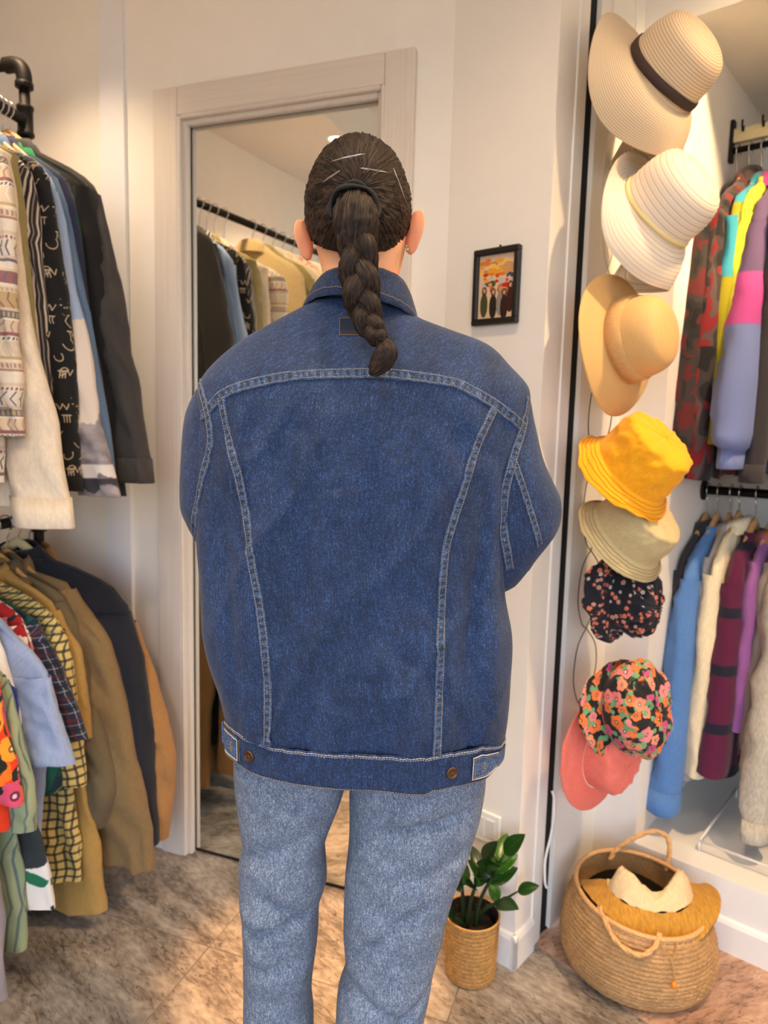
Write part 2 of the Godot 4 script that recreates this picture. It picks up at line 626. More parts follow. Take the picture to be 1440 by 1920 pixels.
func build_door(W0: Vector3):
	var d := Node3D.new()
	d.name = "door_1"
	d.set_meta("kind", "structure")
	add_child(d)
	var h := 2.067
	var st := mb()
	box(st, CASING - MN * 0.01 + MW * -0.034 + UPV * (h + 0.071) * 0.5, MW * 0.0375, UPV * (h + 0.071) * 0.5, MN * 0.0105, 0.002)
	part(st, "jamb", mats.casing, d)
	st = mb()
	box(st, CASING - MN * 0.01 + MW * 0.6185 + UPV * (h + 0.071) * 0.5, MW * 0.0365, UPV * (h + 0.071) * 0.5, MN * 0.0105, 0.002)
	part(st, "jamb", mats.casing, d)
	st = mb()
	box(st, CASING - MN * 0.01 + MW * 0.2925 + UPV * (h + 0.0355), UPV * 0.0355, MW * -0.2885, MN * 0.0100, 0.002)
	part(st, "header", mats.casing, d)
	# stepped stops inside the opening
	for k in 2:
		var w := 0.010 + 0.012 * k
		var dp := 0.014 + 0.012 * k
		st = mb()
		var c := CASING - MN * (0.008 + 0.016 * k)
		box(st, c + MW * (0.003 + w * 0.5) + UPV * (h * 0.5), MW * w * 0.5, UPV * h * 0.5, MN * 0.009, 0.003)
		part(st, "stop", mats.casing, d)
		st = mb()
		box(st, c + MW * (0.583 - w * 0.5) + UPV * (h * 0.5), MW * w * 0.5, UPV * h * 0.5, MN * 0.009, 0.003)
		part(st, "stop", mats.casing, d)
		st = mb()
		box(st, c + MW * 0.293 + UPV * (h - w * 0.5), MW * (0.29 - w), UPV * w * 0.5, MN * 0.009, 0.003)
		part(st, "stop", mats.casing, d)
	var t := thing("mirror", "tall mirror filling the door frame behind the person", "mirror", "", CASING - MN * 0.04 + MW * 0.293)
	st = mb()
	box(st, UPV * 1.03, MW * 0.272, UPV * 1.021, MN * 0.003)
	part(st, "glass", mats.mirror, t)
	st = mb()
	for s in [-1.0, 1.0]:
		box(st, UPV * 1.03 + MW * 0.272 * s - MN * 0.003, MW * 0.004, UPV * 1.022, MN * 0.006)
	for s in [0.008, 2.052]:
		box(st, UPV * s - MN * 0.003, MW * 0.272, UPV * 0.004, MN * 0.006)
	part(st, "edge", mats.dark_metal, t)

# ---------------------------------------------------------------- person: measures (x left edge, right edge, depth by height)
const TORSO := [[0.74, -0.228, 0.182, 0.128, 0.11], [0.78, -0.23, 0.19, 0.13, 0.115], [0.83, -0.239, 0.195, 0.135, 0.12], [0.9, -0.2545, 0.1963, 0.138, 0.12], [0.967, -0.2655, 0.1957, 0.138, 0.12], [1.035, -0.2685, 0.182, 0.135, 0.12], [1.1, -0.2735, 0.182, 0.132, 0.12], [1.2, -0.2745, 0.188, 0.13, 0.12], [1.28, -0.272, 0.2, 0.122, 0.115], [1.3285, -0.269, 0.205, 0.108, 0.105], [1.3634, -0.242, 0.1752, 0.09, 0.095], [1.3929, -0.205, 0.1414, 0.074, 0.085], [1.4119, -0.172, 0.0858, 0.064, 0.075], [1.4265, -0.1456, 0.045, 0.057, 0.068], [1.446, -0.108, 0.018, 0.05, 0.06]]
const ARM_RIGHT := [[1.03, 0.15, 0.19, 0.02], [1.0416, 0.138, 0.2035, 0.045], [1.0815, 0.118, 0.2305, 0.072], [1.118, 0.108, 0.256, 0.082], [1.139, 0.104, 0.2635, 0.084], [1.172, 0.1, 0.262, 0.086], [1.2, 0.1, 0.248, 0.086], [1.23, 0.1, 0.233, 0.085], [1.2836, 0.105, 0.2175, 0.078], [1.3281, 0.125, 0.2056, 0.055], [1.345, 0.145, 0.19, 0.02]]
const ARM_LEFT := [[1.045, -0.25, -0.2, 0.02], [1.06, -0.262, -0.185, 0.04], [1.095, -0.28, -0.165, 0.07], [1.12, -0.2935, -0.152, 0.078], [1.146, -0.3036, -0.15, 0.082], [1.22, -0.3015, -0.15, 0.084], [1.2785, -0.296, -0.155, 0.076], [1.3074, -0.285, -0.17, 0.066], [1.3285, -0.2715, -0.185, 0.05], [1.343, -0.255, -0.2, 0.02]]
const YOKE := [[-0.2538, 1.2808], [-0.2468, 1.2844], [-0.2185, 1.3096], [-0.1751, 1.3249], [-0.1188, 1.3350], [-0.0263, 1.3407], [0.0298, 1.3387], [0.0857, 1.3312], [0.1124, 1.3209], [0.1476, 1.3031], [0.1931, 1.2730]]
const SEAM_A := [[-0.2223, 1.3053], [-0.2096, 1.2496], [-0.1939, 1.1946], [-0.1798, 1.1201], [-0.1774, 1.0966], [-0.1649, 1.0328], [-0.1530, 0.9372], [-0.1514, 0.8348]]
const SEAM_B := [[0.1438, 1.3001], [0.1213, 1.2510], [0.1045, 1.1909], [0.0859, 1.1234], [0.0817, 1.0769], [0.0810, 1.0011], [0.0813, 0.9045], [0.0805, 0.8255]]
const ARM_R := [[0.1955, 1.3190], [0.1955, 1.3065], [0.1887, 1.2744], [0.1765, 1.2363], [0.1666, 1.1892], [0.1656, 1.1421], [0.1739, 1.1018], [0.1805, 1.0765]]
const SLEEVE_R := [[0.1752, 1.2312], [0.1943, 1.1817], [0.2140, 1.1305], [0.2210, 1.1108]]
const ARM_L := [[-0.2617, 1.3277], [-0.2440, 1.2866], [-0.2380, 1.2486], [-0.2447, 1.2187], [-0.2524, 1.1903], [-0.2641, 1.1455], [-0.2706, 1.1132]]
const BAND := [[-0.2087, 0.8394], [-0.1744, 0.8321], [-0.1293, 0.8287], [-0.0516, 0.8272], [0.0629, 0.8242], [0.1021, 0.8274], [0.1432, 0.8277], [0.1752, 0.8177]]
const HEM := [[-0.2091, 0.7895], [-0.1758, 0.7818], [-0.1587, 0.7809], [-0.0900, 0.7763], [-0.0129, 0.7736], [0.0650, 0.7674], [0.0797, 0.7735], [0.1045, 0.7755], [0.1524, 0.7747], [0.1735, 0.7841]]
const PATCH := [[-0.0668, 1.4163], [-0.0125, 1.4178], [-0.0117, 1.3934], [-0.0655, 1.3920]]
const BUTTONS := [[0.1021, 0.7948], [-0.1800, 0.8094]]
const TAB_R := [[0.1320, 0.7992], [0.1720, 0.7997]]
const TAB_L := [[-0.2106, 0.8251], [-0.1990, 0.7955]]
const LEG_LEFT := [[0.03, -0.205, -0.090, 0.058, -1.075], [0.15, -0.207, -0.096, 0.060, -1.075], [0.30, -0.210, -0.096, 0.064, -1.07], [0.35, -0.210, -0.100, 0.066, -1.07], [0.45, -0.210, -0.0904, 0.070, -1.065], [0.51, -0.213, -0.088, 0.072, -1.06], [0.55, -0.215, -0.0774, 0.074, -1.06], [0.578, -0.2164, -0.079, 0.075, -1.06], [0.617, -0.2105, -0.080, 0.078, -1.06], [0.70, -0.220, -0.053, 0.088, -1.06], [0.76, -0.222, -0.045, 0.10, -1.06], [0.82, -0.215, -0.045, 0.10, -1.06], [0.90, -0.19, -0.045, 0.085, -1.06]]
const LEG_RIGHT := [[0.03, -0.068, 0.060, 0.062, -1.03], [0.15, -0.064, 0.066, 0.064, -1.03], [0.30, -0.057, 0.079, 0.068, -1.035], [0.38, -0.054, 0.091, 0.070, -1.035], [0.418, -0.043, 0.097, 0.072, -1.04], [0.47, -0.047, 0.107, 0.074, -1.04], [0.56, -0.047, 0.127, 0.080, -1.045], [0.63, -0.042, 0.151, 0.086, -1.05], [0.70, -0.043, 0.166, 0.094, -1.055], [0.76, -0.045, 0.168, 0.102, -1.06], [0.82, -0.045, 0.16, 0.10, -1.06], [0.90, -0.045, 0.13, 0.085, -1.06]]
const BODY_Z := -1.05
const ROUND := 2.6
var fold_a: FastNoiseLite
var fold_b: FastNoiseLite
var fold_c: FastNoiseLite

func tab1(t: Array, x: float) -> float:
	# piecewise height of a curve given as [x, y] points
	if x <= t[0][0]:
		return t[0][1]
	for i in t.size() - 1:
		if x < t[i + 1][0]:
			return lerpf(t[i][1], t[i + 1][1], smoothstep(0, 1, (x - t[i][0]) / (t[i + 1][0] - t[i][0])))
	return t[-1][1]

func folds(x: float, y: float) -> float:
	# soft folds of the hanging denim, out of the back
	var low := 1.0 - smoothstep(1.25, 1.36, y)
	var d := 0.019 * fold_a.get_noise_2d(x * 7.0, y * 1.1) * low
	d += 0.0052 * fold_b.get_noise_2d(x * 9.0 + y * 4.0, y * 4.0)
	d += 0.0011 * fold_c.get_noise_2d(x * 30.0, y * 22.0)
	# sharper creases
	d += 0.0075 * (pow(1.0 - absf(fold_b.get_noise_2d(x * 7.0 + 40.0 - y * 2.5, y * 2.2)), 5.0) - 0.4) * low
	d -= 0.0055 * pow(1.0 - absf(fold_a.get_noise_2d(x * 8.0 + 80.0 + y * 3.0, y * 3.0)), 7.0) * low
	# pucker over the waistband and under the yoke
	d += 0.0016 * sin(x * 330.0 + 3.0 * fold_b.get_noise_2d(x * 20.0, 0)) * exp(-maxf(0.0, y - 0.83) * 60.0)
	# diagonal drag lines towards the right armpit
	var q := (x - 0.15) * 0.8 + (y - 1.18) * 0.6
	d += 0.004 * exp(-q * q * 2200.0) * smoothstep(0.02, 0.12, x) * (1.0 - smoothstep(1.2, 1.26, y))
	# long folds falling from the right armhole, and one at the left side
	d -= 0.014 * exp(-pow((x - 0.135 + (1.12 - y) * 0.10) / 0.014, 2)) * smoothstep(0.84, 0.95, y) * (1.0 - smoothstep(1.08, 1.22, y))
	d += 0.009 * exp(-pow((x - 0.165 + (1.10 - y) * 0.02) / 0.012, 2)) * smoothstep(0.84, 0.95, y) * (1.0 - smoothstep(1.05, 1.16, y))
	d -= 0.012 * exp(-pow((x + 0.215 - (1.1 - y) * 0.07) / 0.012, 2)) * smoothstep(0.84, 0.98, y) * (1.0 - smoothstep(1.06, 1.2, y))
	return d

func torso_z(x: float, y: float) -> float:
	var r := interp(TORSO, y)
	var a: float = (r[1] - r[0]) * 0.5
	var xi := minf(absf(x - (r[0] + r[1]) * 0.5) / a, 0.99)
	return BODY_Z + r[2] * pow(1.0 - pow(xi, ROUND), 1.0 / ROUND) + folds(x, y) * (1.0 - pow(xi, 6.0))

func back_z(x: float, y: float) -> float:
	var z := torso_z(x, y)
	for t in [ARM_RIGHT, ARM_LEFT]:
		if y > t[0][0] and y < t[-1][0]:
			var r := interp(t, y)
			var s: float = (x - (r[0] + r[1]) * 0.5) / ((r[1] - r[0]) * 0.5)
			if absf(s) < 1.0:
				z = maxf(z, -1.06 + r[2] * sqrt(1.0 - s * s) + arm_fold(x, y) * 0.8)
	return z

func arm_fold(x: float, y: float) -> float:
	return 0.0045 * fold_b.get_noise_2d(x * 6.0 + 7.0, y * 12.0 - x * 9.0) + 0.001 * fold_c.get_noise_2d(x * 25.0, y * 25.0)

func on_back(p: Array, off := 0.0) -> Vector3:
	var x: float = p[0]
	var y: float = p[1]
	var e := 0.003
	var z := back_z(x, y)
	var n := Vector3(-(back_z(x + e, y) - back_z(x - e, y)) / (2 * e), -(back_z(x, y + e) - back_z(x, y - e)) / (2 * e), 1.0).normalized()
	return Vector3(x, y, z) + n * off

func curve_on_back(pts: Array, step: float, off: float) -> Array:
	# even points along a smooth line on the jacket's back
	var c := Curve3D.new()
	for q in spline(pts.map(func(p): return Vector3(p[0], p[1], 0)), 8):
		c.add_point(q)
	var n := int(c.get_baked_length() / step)
	var out := []
	for i in n + 1:
		var q := c.sample_baked(i * c.get_baked_length() / n)
		out.append(on_back([q.x, q.y], off))
	return out

func strip(st: SurfaceTool, path: Array, width: float, h: float, seed_: int, norms: Array, contrast := 0.85):
	# flat-felled seam: a raised ribbon whose ridges are worn pale at intervals
	var rows := []
	var cols := []
	var wn := noise(seed_, 1.0, 2)
	for i in path.size():
		var t: Vector3 = (path[min(i + 1, path.size() - 1)] - path[max(i - 1, 0)]).normalized()
		var n: Vector3 = norms[i]
		n = (n - t * t.dot(n)).normalized()
		var s := n.cross(t)
		var r := PackedVector3Array()
		var cc := []
		var rung := smoothstep(0.15, 0.75, 0.5 + 0.5 * sin(i * 1.45 + 3.0 * wn.get_noise_1d(i * 0.08)))
		for k in [[-0.5, 0.0], [-0.47, 0.85], [-0.36, 1.0], [-0.18, 0.8], [0.18, 0.8], [0.36, 1.0], [0.47, 0.85], [0.5, 0.0]]:
			r.append(path[i] + s * width * k[0] + n * h * k[1])
			var e := absf(k[0])
			var v := 1.25 if e > 0.44 else (1.0 if e > 0.3 else lerpf(0.42, 0.42 + contrast, rung))
			v *= 1.0 + 0.35 * wn.get_noise_2d(i * 0.5, k[0] * 5.0)
			cc.append(tone(v))
		rows.append(r)
		cols.append(cc)
	grid(st, rows, cols)

func stitches(st: SurfaceTool, path: Array, off: float, up: float, dash := 0.0026, gap := 0.0011, r := 0.00048, norms := []):
	# a row of separate thread dashes beside the middle of a seam
	var acc := 0.0
	var a = null
	for i in path.size() - 1:
		var p: Vector3 = path[i]
		var q: Vector3 = path[i + 1]
		var t := (q - p).normalized()
		var n := (Vector3(0, 0, 1) - t * t.z).normalized()
		if norms.size() > i:
			n = (norms[i] - t * t.dot(norms[i])).normalized()
		var s := n.cross(t)
		var o := s * off + n * up
		var l := p.distance_to(q)
		var d := 0.0
		while d < l:
			var m := fmod(acc, dash + gap)
			var run := (dash - m) if m < dash else (dash + gap - m)
			run = minf(run, l - d)
			if m < dash and run > 0.0004:
				var x0 := p + t * d + o
				var x1 := p + t * (d + run) + o
				quad(st, x0 - s * r, x1 - s * r, x1 + n * r * 1.1, x0 + n * r * 1.1)
				quad(st, x0 + n * r * 1.1, x1 + n * r * 1.1, x1 + s * r, x0 + s * r)
			d += run + 1e-6
			acc += run + 1e-6

func denim(seed_: int, size: int, dark: Color, mid: Color, pale: Color, fleck: float, run: float) -> Image:
	# warp-faced twill: short pale weft flecks, long slubs along the warp, patches of wear
	var slub := noise(seed_, 0.02, 2)
	var fine := noise(seed_ + 1, 0.42, 1, FastNoiseLite.TYPE_VALUE)
	var mid_n := noise(seed_ + 3, 0.16, 2)
	var blot := noise(seed_ + 2, 0.02, 3)
	var im := canvas(size, size, mid)
	for y in size:
		for x in size:
			var t := 0.44 + 0.24 * slub.get_noise_2d(x * 14.0, y * run) + 0.30 * fine.get_noise_2d(x * 1.1, y * 0.75) + 0.13 * mid_n.get_noise_2d(x * 1.9, y * 1.0) + 0.06 * blot.get_noise_2d(x, y)
			t += 0.07 * sin((x + y) * TAU / 4.0)
			var c := dark.lerp(mid, clampf(t * 2.0, 0, 1)) if t < 0.5 else mid.lerp(pale, clampf((t - 0.5) * 2.0 * fleck, 0, 1))
			im.set_pixel(x, y, c)
	return im

func person_materials():
	var d := texmat("denim", denim(50, 896, Color(0.068, 0.122, 0.231), Color(0.124, 0.219, 0.379), Color(0.341, 0.510, 0.745), 0.9, 0.5), Vector2(1 / 0.42, 1 / 0.42), 0.9)
	d.vertex_color_use_as_albedo = true
	d.rim_enabled = true
	d.rim = 0.15
	var s := texmat("denim_seam", denim(60, 256, Color(0.130, 0.176, 0.269), Color(0.261, 0.350, 0.492), Color(0.662, 0.765, 0.892), 1.0, 0.8), Vector2(1 / 0.1, 1 / 0.1), 0.9)
	s.vertex_color_use_as_albedo = true
	var j := texmat("jeans", denim(70, 640, Color(0.310, 0.356, 0.434), Color(0.499, 0.558, 0.658), Color(0.885, 0.923, 0.918), 1.0, 1.0), Vector2(1 / 0.32, 1 / 0.32), 0.9)
	j.vertex_color_use_as_albedo = true
	mat("denim_dark", Color(0.10, 0.135, 0.215), 0.95)
	mat("thread_tan", Color(0.60, 0.52, 0.41), 0.85)
	mat("thread_grey", Color(0.66, 0.64, 0.61), 0.85)
	mat("thread_gold", Color(0.62, 0.47, 0.24), 0.85)
	mat("fray", Color(0.70, 0.72, 0.74), 0.95)
	mat("copper", Color(0.37, 0.27, 0.20), 0.42, 0.75)
	mat("steel", Color(0.75, 0.74, 0.72), 0.25, 1.0)
	mat("pin_dark", Color(0.22, 0.17, 0.14), 0.35, 0.8)
	var sk := mat("skin", Color(0.95, 0.70, 0.53), 0.5)
	sk.vertex_color_use_as_albedo = true
	sk.subsurf_scatter_enabled = true
	sk.subsurf_scatter_strength = 0.25
	mat("elastic", Color(0.035, 0.04, 0.042), 0.75)
	var hn := noise(130, 0.06, 3)
	var him := canvas(512, 128, Color.WHITE)
	for y in 128:
		for x in 512:
			var v := clampf(0.55 + 0.75 * hn.get_noise_2d(x * 8.0, y * 0.25) + 0.35 * hn.get_noise_2d(x * 19.0 + 90.0, y * 0.4), 0.08, 1.0)
			him.set_pixel(x, y, Color(v, v, v))
	var h := texmat("hair", him, Vector2(1, 1), 0.48)
	h.vertex_color_use_as_albedo = true
	h.metallic_specular = 0.32
	var nim: Image = him.duplicate()
	nim.bump_map_to_normal_map(3.0)
	h.normal_enabled = true
	h.normal_texture = ImageTexture.create_from_image(nim)
	h.normal_scale = 0.9
	mat("eye_white", Color(0.92, 0.90, 0.88), 0.2)
	mat("iris", Color(0.16, 0.10, 0.06), 0.15)
	mat("shoe", Color(0.90, 0.89, 0.86), 0.5)
	mat("rubber", Color(0.80, 0.78, 0.74), 0.7)

func build_person():
	person_materials()
	fold_a = noise(81, 1.0, 2)
	fold_b = noise(82, 1.0, 2)
	fold_c = noise(83, 1.0, 2)
	var base := Vector3(-0.05, 0, -1.05)
	var p := thing("person", "person seen from behind in an oversized dark denim jacket and light blue jeans", "person", "", base)
	build_body(p, base)
	build_jacket(p, base)
	build_jeans(p, base)
	build_hair(p, base)

func shift(rows: Array, by: Vector3) -> Array:
	var out := []
	for r in rows:
		var q := PackedVector3Array()
		for v in r:
			q.append(v - by)
		out.append(q)
	return out

# ---- skin: head, neck, ears and hands
const HEAD := [[1.36, -0.043, 0.070, 0.060, 0.060], [1.42, -0.043, 0.056, 0.052, 0.052], [1.455, -0.043, 0.0535, 0.050, 0.054], [1.475, -0.043, 0.0535, 0.050, 0.066], [1.50, -0.0425, 0.0575, 0.054, 0.086], [1.52, -0.043, 0.0625, 0.064, 0.092], [1.55, -0.045, 0.0675, 0.080, 0.093], [1.58, -0.047, 0.0680, 0.086, 0.094], [1.605, -0.048, 0.0650, 0.082, 0.091], [1.63, -0.048, 0.0560, 0.070, 0.078], [1.648, -0.048, 0.0420, 0.053, 0.059], [1.660, -0.048, 0.0220, 0.028, 0.032], [1.664, -0.048, 0.0005, 0.0005, 0.0005]]
const HEAD_Z := -1.058
const TURN := 0.12

func tone(v: float) -> Color:
	# vertex colours stay below one: 0.7 stands for an unfaded cloth
	var k := clampf(v * 0.7, 0.0, 1.0)
	return Color(k, k, k)

func bump(a: float, b: float, s: float) -> float:
	return exp(-(a * a + b * b) / (s * s))

func build_body(p: Node3D, base: Vector3):
	var st := mb()
	var rows := []
	var cols := []
	var k := 64
	var ys := []
	for i in 75:
		ys.append(1.36 + (1.664 - 1.36) * (1.0 - pow(1.0 - i / 74.0, 1.35)))
	for y in ys:
		var h := interp(HEAD, y)
		var r := PackedVector3Array()
		var c := []
		for i in k + 1:
			var t := TAU * (i % k) / k
			var x: float = h[1] * cos(t)
			var z: float = (h[2] if sin(t) > 0 else h[3]) * sin(t)
			if sin(t) < 0:
				var fx := x
				var f := 0.0
				f += 0.024 * bump(fx * 1.0, (y - 1.546) * 0.62, 0.011)               # nose
				f += 0.010 * bump(fx, (y - 1.565) * 0.5, 0.008)
				f += 0.006 * bump(fx * 0.5, y - 1.512, 0.010)                        # lips
				f -= 0.004 * bump(fx * 0.4, (y - 1.5135) * 2.5, 0.005)
				f += 0.008 * bump(fx * 0.8, y - 1.487, 0.014)                        # chin
				f -= 0.009 * (bump(fx - 0.031, y - 1.574, 0.013) + bump(fx + 0.031, y - 1.574, 0.013))
				f += 0.004 * (bump((fx - 0.031) * 0.5, y - 1.594, 0.008) + bump((fx + 0.031) * 0.5, y - 1.594, 0.008))
				z -= f
			var tw := TURN * smoothstep(1.44, 1.52, y)
			r.append(Vector3(h[0] + x * cos(tw) - z * sin(tw), y, HEAD_Z + z * cos(tw) + x * sin(tw)))
			var lip := bump(x * 0.45, y - 1.5125, 0.009) if sin(t) < -0.5 else 0.0
			var g := 1.0 + 0.03 * fold_c.get_noise_3d(x * 60, y * 60, z * 60)
			c.append(Color(g, g * (1.0 - 0.25 * lip), g * (1.0 - 0.2 * lip)))
		rows.append(r)
		cols.append(c)
	grid(st, shift(rows, base), cols)
	ear(st, Vector3(0.0265, 1.547, -1.052), 1.0, base, 0.031)
	ear(st, Vector3(-0.1175, 1.535, -1.062), -1.0, base, 0.0285)
	hand(st, Vector3(0.03, 1.075, -1.285), Vector3(-0.93, -0.1, -0.3), 1.0, base)
	hand(st, Vector3(-0.12, 1.07, -1.285), Vector3(0.93, -0.12, -0.3), -1.0, base)
	# chest and arms under the jacket tie head and hands into one body
	tube(st, [Vector3(-0.043, 1.40, -1.058) - base, Vector3(-0.04, 1.30, -1.06) - base, Vector3(-0.035, 1.05, -1.06) - base], [0.05, 0.075, 0.07], 20)
	for q in [[Vector3(0.13, 1.27, -1.06), Vector3(0.185, 1.10, -1.075), Vector3(0.033, 1.075, -1.28)], [Vector3(-0.20, 1.27, -1.06), Vector3(-0.22, 1.11, -1.08), Vector3(-0.123, 1.07, -1.28)]]:
		tube(st, spline([Vector3(-0.04, 1.29, -1.06) - base, q[0] - base, q[1] - base, q[2] - base], 6), 0.026, 14)
	part(st, "body", mats.skin, p)
	for s in [-1.0, 1.0]:
		st = mb()
		var c := Vector3(-0.047 + s * 0.031 + 0.008, 1.574, HEAD_Z - 0.082 + s * 0.004)
		var eye := []
		for j in 9:
			var a := PI * j / 8.0
			eye.append(ring(c - base + UPV * 0.011 * cos(a), Vector3(0.011 * sin(a), 0, 0), Vector3(0, 0, 0.011 * sin(a)), 14))
		grid(st, eye)
		var e := part(st, "eye", mats.eye_white, p)
		st = mb()
		lathe(st, c - base + Vector3(0.0008, 0, -0.0100), [Vector2(0.0052, 0), Vector2(0.003, 0.0012), Vector2(0.0001, 0.0014)], 14, Basis(Vector3.RIGHT, Vector3(0.05, 0, -1), UPV))
		part(st, "iris", mats.iris, e)
	# two small ball studs in the right ear
	for q in [[Vector3(0.0215, 1.5235, -1.031), 0.0021], [Vector3(0.0232, 1.5185, -1.031), 0.0025]]:
		st = mb()
		var rr := []
		for j in 7:
			var a := PI * j / 6.0
			rr.append(ring(q[0] - base + UPV * q[1] * cos(a), Vector3(q[1] * sin(a), 0, 0), Vector3(0, 0, q[1] * sin(a)), 10))
		grid(st, rr)
		part(st, "earring", mats.steel, p)

func ear(st: SurfaceTool, c: Vector3, s: float, base: Vector3, hh: float):
	# shell of an ear: flares out towards the back, rim curled, lobe below
	var rows := []
	var cols := []
	for j in 25:
		var v := -1.0 + 2.0 * j / 24.0                       # -1 lobe .. 1 top
		var half := sqrt(maxf(0.0, 1.0 - v * v))
		var dep := 0.0165 * pow(half, 0.8) * (0.70 + 0.30 * smoothstep(-0.9, 0.4, v))
		var r := PackedVector3Array()
		var cc := []
		for i in 29:
			var t := TAU * (i % 28) / 28
			var z := cos(t) * dep                            # + towards the back (camera)
			var th := sin(t) * (0.0035 + 0.0018 * half) * pow(half, 0.5)
			var flare := (z + 0.012) * 0.55 - 0.0035 * (1.0 - pow(absf(cos(t)), 2.0)) * half + 0.0030 * smoothstep(0.4, 1.0, cos(t)) * half
			var lean := 0.004 * v
			r.append(c + Vector3(s * (flare + th + lean), v * hh, z + 0.003) - base)
			cc.append(Color(1.0, 0.86 - 0.06 * half, 0.82 - 0.06 * half))
		rows.append(r)
		cols.append(cc)
	grid(st, rows, cols)

func hand(st: SurfaceTool, wrist: Vector3, dir: Vector3, s: float, base: Vector3):
	# palm and five bent fingers resting against the jacket front
	var d := dir.normalized()
	var up := (UPV - d * d.y).normalized()
	var out := up.cross(d) * s
	var w := wrist - base
	var rows := []
	for q in [[-0.05, 0.024, 0.019], [-0.01, 0.025, 0.017], [0.02, 0.033, 0.015], [0.055, 0.040, 0.014], [0.082, 0.038, 0.011], [0.088, 0.020, 0.005], [0.089, 0.001, 0.001]]:
		rows.append(ring(w + d * q[0], up * q[1], out * q[2], 18))
	grid(st, rows)
	for f in 4:
		var o := 0.029 - 0.0195 * f
		var l: float = [0.072, 0.080, 0.074, 0.058][f]
		var a := w + d * 0.075 + up * o
		var curl := -out * s * 0.35 + Vector3(0, 0, 0.35)
		var b1: Vector3 = a + (d + curl * 0.25).normalized() * l * 0.45
		var c1 := b1 + (d * 0.7 + curl).normalized() * l * 0.32
		var e1 := c1 + (d * 0.2 + curl * 1.2).normalized() * l * 0.26
		tube(st, spline([a, b1, c1, e1], 4), [0.0095, 0.0095, 0.0094, 0.0092, 0.009, 0.009, 0.0088, 0.0086, 0.0084, 0.008, 0.0076, 0.0068, 0.004], 10)
	var ta := w + d * 0.015 + up * 0.024
	tube(st, spline([ta, ta + (d * 0.6 + up * 0.8).normalized() * 0.035, ta + (d * 0.6 + up * 0.8).normalized() * 0.035 + (d * 0.95 + up * 0.3).normalized() * 0.03], 4), [0.013, 0.0125, 0.012, 0.0115, 0.011, 0.0105, 0.010, 0.009, 0.005], 10)

